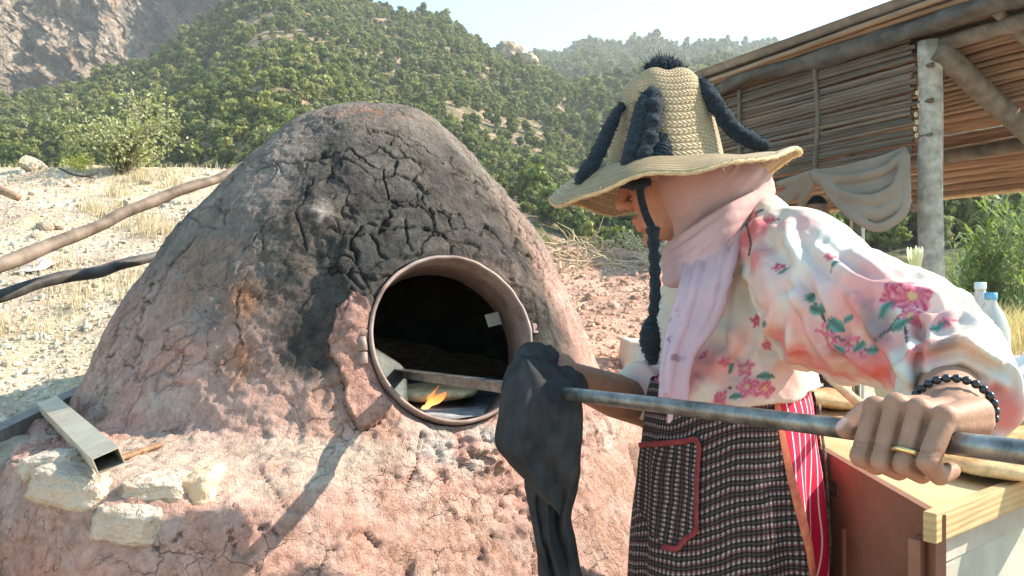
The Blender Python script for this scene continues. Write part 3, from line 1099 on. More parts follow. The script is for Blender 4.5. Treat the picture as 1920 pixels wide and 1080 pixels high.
# inside of the oven, blackened
zi = np.concatenate([np.linspace(1.73, 1.45, 24), np.linspace(1.44, .93, 50)])
ri = np.interp(zi, DZ, DR) - .10
ri[zi > 1.6] = np.interp(zi[zi > 1.6], [1.6, 1.68, 1.73], [np.interp(1.6, DZ, DR) - .10, .15, .001])
thi = np.linspace(0, 2 * math.pi, 160, endpoint=False)
Vi = np.concatenate([np.column_stack([OC[0] + r_ * np.sin(thi), OC[1] - r_ * np.cos(thi), np.full(160, z_)]) for r_, z_ in zip(ri, zi)])
Fi = grid_faces(160, len(zi), True)
Li = Vi - RC
ins = (np.hypot(Li @ RR, Li @ RU) < RRAD + .014) & (Li @ RN > -.4)
Fi = Fi[~np.any(ins[Fi], axis=1)]
Vi = Vi + (fbm(Vi * 9, 3, 270) * .015)[:, None] * np.column_stack([np.sin(np.arctan2(Vi[:, 0] - OC[0], OC[1] - Vi[:, 1])), -np.cos(np.arctan2(Vi[:, 0] - OC[0], OC[1] - Vi[:, 1])), 0 * Vi[:, 0]])
M_soot = simple_mat("soot", (.030, .030, .030), (.075, .068, .062), 9, .95, .6, 30, .01)
add("inner_wall", mk("inner_wall", Vi, Fi), M_soot, oven)
fr = np.linspace(0, .74, 70); ft = np.linspace(0, 2 * math.pi, 110, endpoint=False)
Vf = np.concatenate([np.column_stack([OC[0] + q * np.sin(ft), OC[1] - q * np.cos(ft), np.full(110, .938)]) for q in np.maximum(fr, 1e-3)])
Vf[:, 2] += fbm(Vf * 12, 4, 271) * .010 + np.abs(fbm(Vf * 45, 3, 272)) * .006
cf = np.outer(sm(-.4, .4, fbm(Vf * 10, 4, 273)), [.36, .36, .37]) + .10
add("oven_floor", mk("oven_floor", Vf, grid_faces(110, 70, True), {"col": cf}), attr_mat("ash", vary=.3, vscale=60, strength=.8, dist=.006), oven)

# steel drum ring that frames the mouth
nn = 160
prof = [(RRAD, -.115), (RRAD, .016), (RRAD - .002, .020), (RRAD - .008, .020), (RRAD - .010, .016), (RRAD - .0095, -.02), (RRAD - .0105, -.024), (RRAD - .0105, -.032), (RRAD - .0095, -.036), (RRAD - .0095, -.115)]
ta = np.linspace(0, 2 * math.pi, nn, endpoint=False)
Vr = []
for q, d in prof:
    dent = .0005 * np.sin(5 * ta + 1) + .0003 * np.sin(11 * ta) + .0003 * np.sin(23 * ta)
    rr = q + dent
    Vr.append(RC + np.outer(np.cos(ta) * rr, RR) + np.outer(np.sin(ta) * rr, RU) + np.outer(d + 2 * dent * (d > 0), RN))
Vr = np.concatenate(Vr)
Fr = np.concatenate([grid_faces(nn, len(prof), True), np.stack([np.arange(nn) + (len(prof) - 1) * nn, (np.arange(nn) + 1) % nn + (len(prof) - 1) * nn, (np.arange(nn) + 1) % nn, np.arange(nn)], 1)])
M_rust, nt, b = new_mat("burnt_steel")
na = noise_n(nt, 14, 7, .65); nb = noise_n(nt, 60, 5)
r1 = ramp(nt, na.outputs[0], [(.3, (.13, .085, .07)), (.5, (.27, .19, .165)), (.72, (.36, .29, .26))])
nt.links.new(r1.outputs[0], b.inputs["Base Color"]); b.inputs["Metallic"].default_value = .25; b.inputs["Roughness"].default_value = .62
bumpn(nt, b, [(na.outputs[0], 1), (nb.outputs[0], .4)], .35, .003)
ring = add("door_ring", mk("door_ring", Vr, Fr), M_rust, oven)


def ring_pt(a_deg, rad, d):
    a = math.radians(a_deg)
    return RC + RR * math.cos(a) * rad + RU * math.sin(a) * rad + RN * d


# hinge barrel at left, latch plate at right, tab inside
hp = ring_pt(184, RRAD + .014, .006)
g = Geo()
for a, b_, rr in ((-.040, -.012, .0105), (-.010, .024, .0115), (.026, .042, .0105)):
    pts = np.array([hp + RU * (a + (b_ - a) * t) for t in (0, .05, .95, 1)])
    g.add(*tube(pts, [rr * .8, rr, rr, rr * .8], 16, up=RN))
V_, Q_, T_ = g.arrays()
add("hinge", mk("hinge", V_, [Q_, T_]), M_rust, ring)
add("latch", bev_box("latch", ring_pt(5, RRAD + .017, .004), [RR * .007, RU * .013, RN * .004], .002), M_rust, ring)
add("tab", bev_box("tab", ring_pt(24, RRAD - .040, -.085), [unit(RR + .2 * RU) * .020, unit(RU - .2 * RR) * .017, RN * .002], .001), simple_mat("pale_plate", (.22, .20, .18), (.30, .27, .24), 20), ring)

# sheet that shields the fire at lower left
us = np.linspace(0, 1, 24); vs = np.linspace(0, 1, 12)
U_, W_ = np.meshgrid(us, vs)
aa = np.radians(176 + 62 * U_.ravel())
hh = (.002 + .075 * np.sin(np.pi * U_.ravel()) ** .8) * W_.ravel()
Vs = RC + np.outer(np.cos(aa) * (RRAD - .013 - hh), RR) + np.outer(np.sin(aa) * (RRAD - .013 - hh), RU) + np.outer(-.05 - .02 * W_.ravel(), RN)
me = mk("fire_guard", Vs, grid_faces(24, 12))
o = add("fire_guard", me, simple_mat("dark_sheet", (.035, .04, .038), (.07, .075, .07), 20, .55, metal=.4), ring)
sd = o.modifiers.new("thick", 'SOLIDIFY'); sd.thickness = .002

# lid behind the top of the dome
c0 = np.array([OC[0] + .050, OC[1] + .085, 1.792])
g = Geo()
prof = [(.001, .034), (.05, .033), (.085, .027), (.094, .016), (.096, .006), (.093, .004), (.084, .02), (.05, .027), (.001, .028)]
ta = np.linspace(0, 2 * math.pi, 60, endpoint=False)
Vl = np.concatenate([np.column_stack([c0[0] + q * np.cos(ta), c0[1] + q * np.sin(ta), c0[2] + h + .02 + 0 * ta]) for q, h in prof])
add("lid", mk("lid", Vl, grid_faces(60, len(prof), True)), simple_mat("black_iron", (.012, .012, .013), (.03, .03, .03), 20, .5, metal=.3), oven)


# ------------------------------------------------------------------ the baker, her clothes and hat
def mth(nt, op, a, b=None, c=None):
    n = node(nt, "ShaderNodeMath", operation=op)
    for k, s in enumerate((a, b, c)):
        if s is None:
            continue
        if hasattr(s, "is_output"):
            nt.links.new(s, n.inputs[k])
        else:
            n.inputs[k].default_value = s
    return n.outputs[0]


def uv_nodes(nt, attr="uvm"):
    at = node(nt, "ShaderNodeAttribute", attribute_name=attr)
    sp = node(nt, "ShaderNodeSeparateXYZ")
    nt.links.new(at.outputs["Vector"], sp.inputs[0])
    return sp.outputs[0], sp.outputs[1], sp.outputs[2]


def pulse(nt, x, period, width, soft=.08, shift=0.0):
    """1 inside a stripe of the given relative width"""
    f = mth(nt, 'FRACT', mth(nt, 'ADD', mth(nt, 'DIVIDE', x, period), 100.0 + shift))
    d = mth(nt, 'ABSOLUTE', mth(nt, 'SUBTRACT', f, .5))
    mr = node(nt, "ShaderNodeMapRange", interpolation_type='SMOOTHSTEP')
    nt.links.new(d, mr.inputs[0])
    mr.inputs[1].default_value = width / 2 + soft / 2; mr.inputs[2].default_value = width / 2 - soft / 2
    return mr.outputs[0]


# ---- the rod, which fixes where both hands are
ROD_A = np.array([.397, .65, 1.117])
ROD_B = np.array([-.285, 1.95, 1.046])
DR = unit(ROD_B - ROD_A)
WS = unit(np.array([-.884, -.464, 0.0]))
WS = unit(WS - DR * np.dot(WS, DR))
UPR = unit(np.cross(DR, WS))
if UPR[2] < 0:
    UPR = -UPR


def rod(s):
    return ROD_A + DR * s


# ---- skeleton
fy, fp = math.radians(14), math.radians(12)
HF = np.array([-math.cos(fp) * math.cos(fy), math.cos(fp) * math.sin(fy), -math.sin(fp)])
HS = unit(np.cross((0, 0, 1), HF))
HU = np.cross(HF, HS)
HC = P(1154, 386, 1.43) - (.121 * HF - .030 * HU)
g = Geo()


def hp_(f, u, s):
    return HC + HF * f + HU * u + HS * s


def esf(f, u, s, rf, ru, rs):
    g.add(*ellipsoid(hp_(f, u, s), np.array([HF * rf, HS * rs, HU * ru])))


esf(.004, .010, 0, .078, .088, .068)          # skull
esf(.036, -.032, 0, .054, .072, .060)           # face
esf(.036, -.066, 0, .046, .046, .053)           # jaw
esf(.070, -.100, 0, .017, .016, .020)           # chin
for q in (-1, 1):
    esf(.062, -.030, q * .036, .024, .022, .020)   # cheeks
    esf(.080, .012, q * .028, .014, .008, .022)    # brow
    esf(-.010, -.012, q * .073, .016, .030, .007)  # ears
    esf(.098, -.036, q * .011, .011, .009, .008)   # nostril wings
    esf(.074, -.006, q * .030, .012, .010, .015)   # eyelids
g.add(*capsule(hp_(.088, .006, 0), hp_(.110, -.028, 0), .009, .0115))
g.add(*capsule(hp_(.108, -.028, 0), hp_(.1105, -.030, 0), .0115, .0115))
for q in (-1, 1):
    g.add(*capsule(hp_(.090, -.064, 0), hp_(.078, -.067, q * .020), .0085, .005))
    g.add(*capsule(hp_(.086, -.077, 0), hp_(.074, -.074, q * .018), .0090, .005))
NB = np.array([.405, 1.40, 1.345])
g.add(*capsule(NB, hp_(-.035, -.055, 0), .058, .052))
SHL = P(1478, 462, 1.25); SHR = np.array([.40, 1.545, 1.315])
ELL = P(1772, 682, .955)
g.add(*capsule(SHL + (SHR - SHL) * .1, SHR, .042, .042))
g.add(*capsule([.415, 1.39, 1.25], [.395, 1.39, 1.15], .080, .085, flat=1.0))
g.add(*capsule([.41, 1.36, 1.23], [.385, 1.36, 1.02], .070, .080)); g.add(*capsule([.41, 1.45, 1.23], [.385, 1.46, 1.02], .070, .080))
g.add(*capsule([.385, 1.37, .95], [.385, 1.45, .95], .095, .095))
for yy in (1.35, 1.47):
    g.add(*capsule([.385, yy, .93], [.375, yy, .50], .070, .052))
    g.add(*capsule([.375, yy, .50], [.395, yy, .09], .050, .034))
    g.add(*capsule([.405, yy, .035], [.27, yy, .025], .032, .026))

# left hand, closed over the rod
HSC = .085


def fist(s0, dth, wv, up, wrist):
    """dth: direction along the rod the thumb lies; returns ring-finger proximal segment"""
    c0 = rod(s0)
    offs = [.0335, .0112, -.0112, -.0325]
    lens = [.0, .002, .001, -.004]
    rad = [.0101, .0104, .0101, .0093]
    seg = None
    for k in range(4):
        b = c0 + dth * offs[k]
        mcp = b + wv * (.010 - .003 * (k == 3)) + up * (.0275 - .002 * (k == 0) + .002 * (k == 1) - .004 * (k == 3))
        pip = b + wv * .031 + up * (-.015 - lens[k])
        dip = b + wv * .011 + up * (-.0255 - lens[k] * .5)
        tip = b - wv * .006 + up * (-.017)
        if k == 3:
            dip = b + wv * .017 + up * (-.024); tip = b + wv * .001 + up * (-.021)
        g.add(*capsule(mcp, pip, rad[k] * 1.04, rad[k]))
        g.add(*capsule(pip, dip, rad[k], rad[k] * .9)); g.add(*capsule(dip, tip, rad[k] * .9, rad[k] * .8))
        g.add(*ellipsoid(pip, np.eye(3) * rad[k] * 1.06, 16, 10))
        g.add(*ellipsoid(mcp + up * .002, np.eye(3) * rad[k] * 1.14, 16, 10))
        car = wrist + dth * offs[k] * .58 - wv * .004
        g.add(*capsule(mcp, car, rad[k] * 1.06, .0150))
        g.add(*capsule(mcp - up * .006 - wv * .006, car - up * .008, rad[k], .0150))
        if k == 2:
            seg = (mcp, pip)
    # thumb, along and over the rod
    cm = wrist + dth * .020 - up * .008
    m = c0 + dth * .036 - wv * .024 + up * .010
    ip = c0 + dth * .057 - wv * .008 + up * .0205
    tp = c0 + dth * .060 + wv * .018 + up * .006
    g.add(*capsule(cm, m, .0155, .0140)); g.add(*capsule(m, ip, .0135, .0112)); g.add(*capsule(ip, tp, .0115, .0098))
    g.add(*capsule(cm, c0 + dth * .030 + up * .016, .016, .012))
    return seg, (ip, tp)


S_L = .077
WRL = rod(S_L) - WS * .045 + UPR * .024 - DR * .006
ringseg, thumbseg = fist(S_L, DR, WS, UPR, WRL)
fdir = unit(ELL - WRL)
g.add(*capsule(WRL, WRL + fdir * .05, .0275, .0265, flat=.8)); g.add(*capsule(WRL + fdir * .03, WRL + fdir * .15, .027, .037)); g.add(*capsule(WRL + fdir * .15, ELL, .038, .036))
g.add(*capsule(ELL, SHL, .038, .050))
# right hand, inside the towel, and its arm
S_R = .765
WRR = P(1062, 706, 1.40); ELR = np.array([.268, 1.56, 1.015])
fist(S_R, -DR, WS, UPR, rod(S_R) - WS * .045 + UPR * .036)
g.add(*capsule(rod(S_R) - WS * .045 + UPR * .036, WRR, .026, .027))
g.add(*capsule(WRR, WRR + (ELR - WRR) * .55, .0275, .041)); g.add(*capsule(WRR + (ELR - WRR) * .55, ELR, .041, .038)); g.add(*capsule(ELR, SHR, .040, .050))

V, Q, T = remesh(g, .0021, 1, .5)
Nn = normals(V, Q, T)
Lh = V - rod(S_L)
ha, hw, hu = Lh @ DR, Lh @ WS, Lh @ UPR
inh = (hw > -.004) & (np.abs(hu) < .05) & (np.abs(ha) < .05) & (np.linalg.norm(Lh, axis=1) < .075)
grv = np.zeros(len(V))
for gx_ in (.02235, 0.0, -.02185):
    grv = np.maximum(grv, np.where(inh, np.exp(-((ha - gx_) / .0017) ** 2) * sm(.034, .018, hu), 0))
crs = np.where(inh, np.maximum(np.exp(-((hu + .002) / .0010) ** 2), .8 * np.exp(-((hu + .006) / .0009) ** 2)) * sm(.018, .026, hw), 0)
V = V - Nn * (grv * .0040 + crs * .0007)[:, None]
skin = np.array([.315, .175, .118])
n1 = fbm(V * 30, 3, 301)
cs = np.outer(1 + .10 * n1, skin)
dh = np.linalg.norm(V - HC, axis=1)
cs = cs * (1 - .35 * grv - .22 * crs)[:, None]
w = sm(.19, .13, dh)[:, None]; cs = cs * (1 - w) + np.array([.44, .215, .15]) * w
dl = np.linalg.norm(V - hp_(.090, -.070, 0), axis=1)
w = sm(.022, .012, dl)[:, None] * .6; cs = cs * (1 - w) + np.array([.42, .15, .12]) * w
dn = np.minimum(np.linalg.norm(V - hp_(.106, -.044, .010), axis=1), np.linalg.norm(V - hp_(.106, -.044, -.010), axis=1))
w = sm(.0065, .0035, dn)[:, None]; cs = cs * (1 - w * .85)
tipn = thumbseg[1] + UPR * .006 + WS * .006 + DR * .003
w = sm(.0085, .006, np.linalg.norm(V - tipn, axis=1))[:, None]; cs = cs * (1 - w) + np.array([.58, .36, .32]) * w
M_skin, nt, b = new_mat("skin")
at = node(nt, "ShaderNodeAttribute", attribute_name="col")
nz = noise_n(nt, 90, 5); rz = ramp(nt, nz.outputs[0], [(.3, (.88, .86, .85)), (.7, (1.1, 1.1, 1.1))])
nt.links.new(mixc(nt, 1.0, at.outputs["Color"], rz.outputs[0], 'MULTIPLY'), b.inputs["Base Color"])
b.inputs["Roughness"].default_value = .62; b.inputs["Specular IOR Level"].default_value = .3
b.inputs["Subsurface Weight"].default_value = .12; b.inputs["Subsurface Radius"].default_value = (.012, .005, .003); b.inputs["Subsurface Scale"].default_value = .5
wv_ = node(nt, "ShaderNodeTexVoronoi"); wv_.inputs["Scale"].default_value = 420
tc = node(nt, "ShaderNodeTexCoord"); nt.links.new(tc.outputs["Object"], wv_.inputs["Vector"])
bumpn(nt, b, [(nz.outputs[0], 1), (wv_.outputs["Distance"], .35)], .25, .002)
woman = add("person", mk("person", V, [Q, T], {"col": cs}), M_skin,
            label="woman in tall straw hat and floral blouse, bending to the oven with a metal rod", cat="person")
for q in (-1, 1):
    Ve, Fe = ellipsoid(hp_(.079, -.006, q * .030), np.eye(3) * .0105, 16, 10)
    add("eye", mk("eye", Ve, Fe), simple_mat("eye", (.03, .02, .015), (.06, .04, .03), 20, .1, 0), woman)

# ring and bracelet
m_, p_ = ringseg
ax = unit(p_ - m_)
ctr = m_ + (p_ - m_) * .80
e1 = unit(np.cross(ax, DR)); e2 = np.cross(ax, e1)
ta = np.linspace(0, 2 * math.pi, 40, endpoint=False)
pts = ctr + np.outer(np.cos(ta) * .0122, e1) + np.outer(np.sin(ta) * .0122, e2)
pts = np.vstack([pts, pts[:1]])
add("ring", mk("ring", *tube(pts, .0021, 10, caps=False)), simple_mat("gold", (.75, .55, .22), (.85, .66, .30), 20, .3, 0, metal=1.0), woman)
bx1 = unit(np.cross(fdir, UPR)); bx2 = unit(np.cross(bx1, fdir))
bc = WRL + fdir * .004
M_bead = simple_mat("black_bead", (.012, .012, .014), (.03, .03, .035), 30, .25, 0, spec=.5)
M_cord = simple_mat("black_cord", (.01, .01, .01), (.02, .02, .02), 30, .9, 0)
nb = 26
pc = bc + np.outer(np.cos(ta) * .0335, bx1) + np.outer(np.sin(ta) * .0295, bx2)
brace = add("bracelet", mk("bracelet", *tube(np.vstack([pc, pc[:1]]), .0012, 6, caps=False)), M_cord, woman)
bm_ = None
for k in range(nb):
    a = 2 * math.pi * k / nb
    c = bc + math.cos(a) * .0335 * bx1 + math.sin(a) * .0295 * bx2
    Ve, Fe = ellipsoid(c, np.eye(3) * .0042, 12, 8)
    if bm_ is None:
        o = add("bead", mk("bead", Ve, Fe), M_bead, brace); bm_ = o; off = np.array([0, 0, -.0042])
    else:
        o = bpy.data.objects.new("bead", bm_.data); COL.objects.link(o); o.parent = brace
        o.location = Vector(c + off - WLOC[brace.name])

# ---- blouse
g = Geo()
BC = 1.40


def hring(px0_, px1_, py_, ry, cy=BC, n=72, k=0, fold=.0):
    x0 = (px0_ - 960) / F * cy; x1 = (px1_ - 960) / F * cy
    z = CAMZ - (py_ - 540) / F * (cy - ry * sm(560, 720, py_))
    th = np.linspace(0, 2 * math.pi, n, endpoint=False)
    fo = 1 + fold * np.sin(5 * th + 1.3 + k * .13) * .6 + fold * np.sin(9 * th + k * .2)
    return np.column_stack([(x0 + x1) / 2 + (x1 - x0) / 2 * np.cos(th) * fo, cy + ry * np.sin(th) * fo, np.full(n, z) + .012 * np.cos(th - .5) * (py_ > 690)])


tab = [(1392, 1448, 372, .06, 1.40), (1375, 1462, 392, .10, 1.40), (1350, 1480, 425, .150, 1.40), (1340, 1500, 470, .155, 1.40), (1326, 1505, 530, .150, 1.40), (1308, 1500, 600, .150, 1.40),
       (1284, 1502, 660, .155, 1.40), (1246, 1508, 715, .170, 1.40), (1238, 1512, 752, .178, 1.40)]
tb = np.array(tab)
cr = cpath(np.column_stack([tb[:, 2], tb[:, 0], tb[:, 1], tb[:, 3]]), 60)
rings = [hring(q[1], q[2], q[0], q[3], k=i, fold=.012 + .03 * sm(560, 740, q[0])) for i, q in enumerate(cr)]
last = rings[-1]; cen = last.mean(0)
for sc_, dz_ in ((.93, .003), (.90, .03), (.6, .035)):
    rings.append((last - cen) * np.array([sc_, sc_, 1]) + cen + [0, 0, dz_])
V = np.concatenate(rings); n = 72; m = len(rings)
V = np.vstack([V, rings[0].mean(0), rings[-1].mean(0)])
a = np.arange(n)
g.add(V, [grid_faces(n, m, True), np.concatenate([np.stack([(a + 1) % n, a, np.full(n, n * m)], 1), np.stack([(m - 1) * n + a, (m - 1) * n + (a + 1) % n, np.full(n, n * m + 1)], 1)])])


def sleeve(ctrl, seed, fold=.07, inner=.045, wall=.0065):
    c = np.array([list(P(q[0], q[1], q[2])) + [q[3]] for q in ctrl])
    pth = cpath(c, 70)
    pts, rad = pth[:, :3], pth[:, 3]
    d = unit(pts[-1] - pts[-4])
    s = np.concatenate([[0], np.cumsum(np.linalg.norm(np.diff(pts, axis=0), axis=1))])

    def modf(th, k):
        kk = min(k, 69)
        p = np.column_stack([np.cos(th) * 1.5, np.sin(th) * 1.5, np.full(len(th), s[kk] * 9)])
        p2 = np.column_stack([np.cos(th) * 2.6 + 5, np.sin(th) * 2.6, np.full(len(th), s[kk] * 26 + 3 * np.cos(th))])
        return 1 + fold * vnoise(p, seed) + fold * .75 * (1 - 2 * np.abs(vnoise(p2, seed + 1))) * sm(.05, .25, s[kk]) * (1 - .7 * sm(.72, .98, s[kk] / s[-1]))
    pts = np.vstack([pts, pts[-1] + d * .002, pts[-1] - d * .01, pts[-1] - d * inner])
    rad = np.concatenate([rad, [rad[-1] - wall * .5, rad[-1] - wall, rad[-1] - wall - .004]])
    g.add(*tube(pts, rad, 56, up=(0, 0, 1), mod=modf))


sleeve([(1440, 478, 1.33, .070), (1490, 490, 1.25, .082), (1560, 568, 1.14, .092), (1645, 604, 1.06, .081), (1720, 634, .99, .073), (1768, 674, .94, .064), (1788, 712, .875, .057), (1796, 746, .80, .058)], 311)
sleeve([(1370, 470, 1.50, .075), (1330, 540, 1.55, .080), (1270, 650, 1.56, .072), (1235, 730, 1.56, .062), (1190, 733, 1.51, .052)], 312, fold=.05)
# the near sleeve's loose point of cloth under the cuff
g.add(*capsule(P(1862, 742, .815), P(1868, 818, .785), .020, .006, flat=.45, up=(0, 1, 0))); g.add(*capsule(P(1880, 728, .82), P(1893, 778, .80), .016, .012, flat=.5, up=(0, 1, 0)))
# cloth hanging from the upper arm into the body
g.add(*capsule(P(1480, 560, 1.25), P(1510, 650, 1.22), .055, .036)); g.add(*capsule(P(1540, 600, 1.16), P(1590, 668, 1.11), .060, .040)); g.add(*capsule(P(1600, 640, 1.09), P(1690, 700, 1.00), .042, .030))
V, Q, T = remesh(g, .0034, 4, .5)
N = normals(V, Q, T)
# pulled folds
pf = fbm(V * np.array([9, 9, 5]) + 3, 3, 321); pf2 = 1 - 2 * np.abs(fbm(V @ np.array([[.8, 0, -.6], [0, 1, 0], [.6, 0, .8]]) * np.array([34, 14, 6]), 2, 322))
V = V + N * (pf * .003 + pf2 * .0022)[:, None]
N = normals(V, Q, T)
px_, py_ = proj(V)
fc_ = -(N * (V - np.array([0, 0, CAMZ]))).sum(1) > 0
fd_ = np.zeros(len(V))
for ln, am, wd in [([(1478, 425), (1500, 500), (1496, 590)], .008, 11), ([(1530, 470), (1600, 520), (1690, 545)], .007, 10), ([(1500, 560), (1560, 640), (1640, 690)], .010, 12), ([(1510, 610), (1570, 690)], .009, 11),
                   ([(1722, 610), (1716, 680), (1728, 740)], -.010, 9), ([(1738, 604), (1800, 588), (1852, 612)], .008, 9), ([(1730, 648), (1800, 634), (1872, 676)], .007, 8), ([(1728, 690), (1800, 672), (1884, 722)], .006, 8), ([(1740, 722), (1800, 705), (1850, 720)], .006, 7),
                   ([(1430, 480), (1446, 580), (1410, 690)], .008, 12), ([(1390, 520), (1376, 620), (1330, 730)], .007, 11), ([(1470, 560), (1484, 660), (1500, 720)], .008, 10), ([(1600, 475), (1680, 530), (1760, 555)], .006, 10),
                   ([(1500, 520), (1530, 590), (1545, 640)], -.007, 10), ([(1450, 430), (1520, 500), (1560, 590)], .006, 11), ([(1600, 560), (1650, 640), (1700, 710)], .007, 11), ([(1420, 420), (1410, 500), (1420, 560)], .006, 10), ([(1350, 640), (1420, 700), (1500, 700)], -.006, 12)]:
    d_ = seg_dist(px_ + 9 * pf, py_ + 9 * pf, ln)
    fd_ += np.where(fc_, am * np.exp(-(d_ / wd) ** 2) - am * .45 * np.exp(-((d_ - wd * 2.2) / wd) ** 2), 0)
V = V + N * (fd_ * (1 - .9 * sm(665, 700, py_) * sm(1530, 1500, px_)))[:, None]
N = normals(V, Q, T)
PX, PY = proj(V)
cam_v = V - np.array([0, 0, CAMZ]); cam_v /= np.linalg.norm(cam_v, axis=1)[:, None]
facing = -(N * cam_v).sum(1)


def anchor(px, py):
    ok = (facing > .15)
    d = np.hypot(PX - px, PY - py) + V[:, 1] * 40 + 1e5 * ~ok
    return int(np.argmin(d))


cream = np.array([.60, .535, .465])
cb = np.tile(cream, (len(V), 1))
nA = fbm(V * 16, 4, 331); nB = fbm(V * 40, 4, 332); nC = fbm(V * 7, 3, 333)


def blot(px, py, R, col, st, rough=.6):
    k = anchor(px, py)
    d = np.linalg.norm(V - V[k], axis=1) / R + rough * nA + .25 * nB
    w = (sm(1.0, .25, d) * st)[:, None]
    cb[:] = cb * (1 - w) + np.asarray(col) * w


pink = (.70, .27, .25); rosec = (.56, .07, .09); coral = (.62, .14, .13); lilac = (.62, .37, .37)
w = (sm(.1, .5, nC) * .35)[:, None]; cb = cb * (1 - w) + np.array([.70, .48, .44]) * w
for q in [(1560, 640, .08, coral, .55), (1500, 680, .06, coral, .5), (1420, 560, .07, pink, .35), (1640, 520, .05, pink, .35), (1740, 560, .06, pink, .35), (1330, 660, .07, pink, .5), (1380, 720, .06, coral, .4), (1620, 610, .05, pink, .5), (1400, 445, .055, rosec, .85), (1412, 480, .035, rosec, .7), (1345, 560, .06, pink, .6), (1320, 610, .05, coral, .55), (1300, 700, .06, coral, .6), (1280, 740, .05, rosec, .5), (1370, 640, .06, pink, .4),
          (1440, 600, .04, pink, .45), (1470, 640, .035, coral, .7), (1500, 600, .03, pink, .5), (1530, 560, .05, lilac, .5), (1600, 660, .06, coral, .75), (1660, 690, .055, coral, .7), (1545, 690, .05, coral, .6), (1480, 720, .05, pink, .4),
          (1500, 425, .05, pink, .5), (1560, 500, .05, lilac, .4), (1620, 560, .06, pink, .5), (1700, 620, .045, pink, .5), (1770, 600, .05, rosec, .45), (1760, 640, .04, pink, .7), (1800, 560, .04, pink, .3),
          (1790, 700, .04, lilac, .6), (1840, 740, .03, lilac, .4), (1880, 770, .035, coral, .8), (1720, 650, .03, rosec, .6), (1820, 650, .04, (.80, .62, .34), .35), (1210, 720, .06, lilac, .7), (1440, 520, .04, lilac, .35)]:
    blot(*q)
dark = (.16, .13, .13)
for q in [(1640, 612, .030, dark, .75, 1.1), (1600, 640, .026, dark, .65, 1.1), (1668, 590, .018, dark, .5, 1.1), (1570, 662, .022, dark, .5, 1.0), (1455, 650, .018, (.3, .27, .25), .5, 1.1), (1770, 640, .016, dark, .7, 1.1)]:
    blot(*q)


def local(px, py, R):
    k = anchor(px, py)
    n = N[k]
    t1 = unit(np.cross((0, 0, 1), n)); t2 = np.cross(n, t1)
    L = V - V[k]
    near = (np.linalg.norm(L, axis=1) < R * 1.6) & (N @ n > .1)
    return L @ t1, L @ t2, near


def flower(px, py, R, rot, hue=(.36, .012, .045)):
    a, b_, near = local(px, py, R)
    rho = np.hypot(a, b_); an = np.arctan2(b_, a) + rot
    edge = R * (.62 + .34 * np.abs(np.cos(2.5 * an)))
    m = near & (rho < edge)
    sh = np.abs(np.sin(5 * an + rho / R * 4))
    c1 = np.asarray(hue); c2 = np.array([.72, .30, .36])
    t = np.clip(.25 + .75 * sm(.5, 1.0, sh) * (rho / R) + .3 * nB, 0, 1)[:, None]
    cb[m] = (c1 * (1 - t) + c2 * t)[m]
    m = near & (rho < R * .22); cb[m] = np.array([.55, .35, .18])


def leaf(px, py, L_, W_, rot, col=(.10, .19, .16)):
    a, b_, near = local(px, py, L_)
    u = a * math.cos(rot) + b_ * math.sin(rot); v = -a * math.sin(rot) + b_ * math.cos(rot)
    m = near & (np.abs(v) < W_ * (1 - (u / L_) ** 2)) & (np.abs(u) < L_)
    t = sm(0, 1, np.abs(v) / W_)[:, None]
    cb[m] = (np.array([.05, .09, .08]) * (1 - t) + np.array([.26, .38, .33]) * t)[m] if col is None else (np.asarray(col) * (.7 + .9 * t))[m]


def stem(pts, wdt=.0018, col=(.09, .07, .07)):
    ok = facing > 0
    d = seg_dist(PX, PY, pts)
    m = ok & (d * V[:, 1] / F < wdt) & (V[:, 1] < 1.4)
    cb[m] = np.asarray(col)


stem([(1515, 555), (1535, 575), (1548, 605), (1570, 630), (1600, 655)]); stem([(1690, 560), (1696, 600), (1700, 640)]); stem([(1400, 420), (1408, 455), (1404, 480)]); stem([(1640, 640), (1670, 615), (1690, 590)])
stem([(1350, 490), (1356, 530), (1350, 560)])
for q in [(1675, 550, .021, .2), (1708, 553, .022, 1.0), (1706, 590, .014, .6), (1548, 618, .012, .3), (1555, 640, .013, 1.2), (1400, 725, .020, .5), (1436, 728, .018, .1), (1396, 690, .016, .8), (1352, 494, .017, .4), (1330, 600, .014, .9), (1412, 405, .016, .2), (1445, 415, .012, 1.0), (1318, 668, .012, .1),
          (1350, 760, .015, .3), (1600, 640, .012, .5), (1585, 668, .010, 1.1), (1770, 606, .011, .4), (1420, 600, .012, .7), (1460, 500, .011, .2), (1560, 480, .012, 1.3), (1622, 660, .010, .1), (1360, 680, .011, .5), (1440, 650, .010, .9)]:
    flower(*q)
for q in [(1520, 555, .013, .007, .6), (1530, 580, .012, .007, -.4), (1556, 607, .010, .006, .9), (1572, 612, .016, .009, -.6), (1660, 580, .013, .008, 1.2), (1690, 608, .015, .007, .6), (1436, 705, .015, .007, .1), (1380, 742, .012, .006, .2),
          (1370, 520, .012, .006, .3), (1345, 520, .010, .005, 1.1), (1345, 590, .011, .006, .2), (1425, 395, .010, .005, .5), (1590, 600, .010, .005, .4), (1612, 652, .011, .006, 1.0), (1575, 655, .010, .005, -.4), (1432, 608, .010, .005, .3), (1470, 508, .010, .005, .9), (1572, 490, .011, .005, .2), (1760, 616, .010, .005, .7), (1372, 690, .010, .005, 1.2), (1640, 655, .012, .006, .1)]:
    leaf(*q)
cb = np.clip(cb, .02, .85)
M_blouse = attr_mat("printed_cotton", rough=.8, vary=.05, vscale=25, bumps=((240, .6), (18, 1.6)), strength=.3, dist=.004, spec=.15)
add("blouse", mk("blouse", V, [Q, T], {"col": cb}), M_blouse, woman)

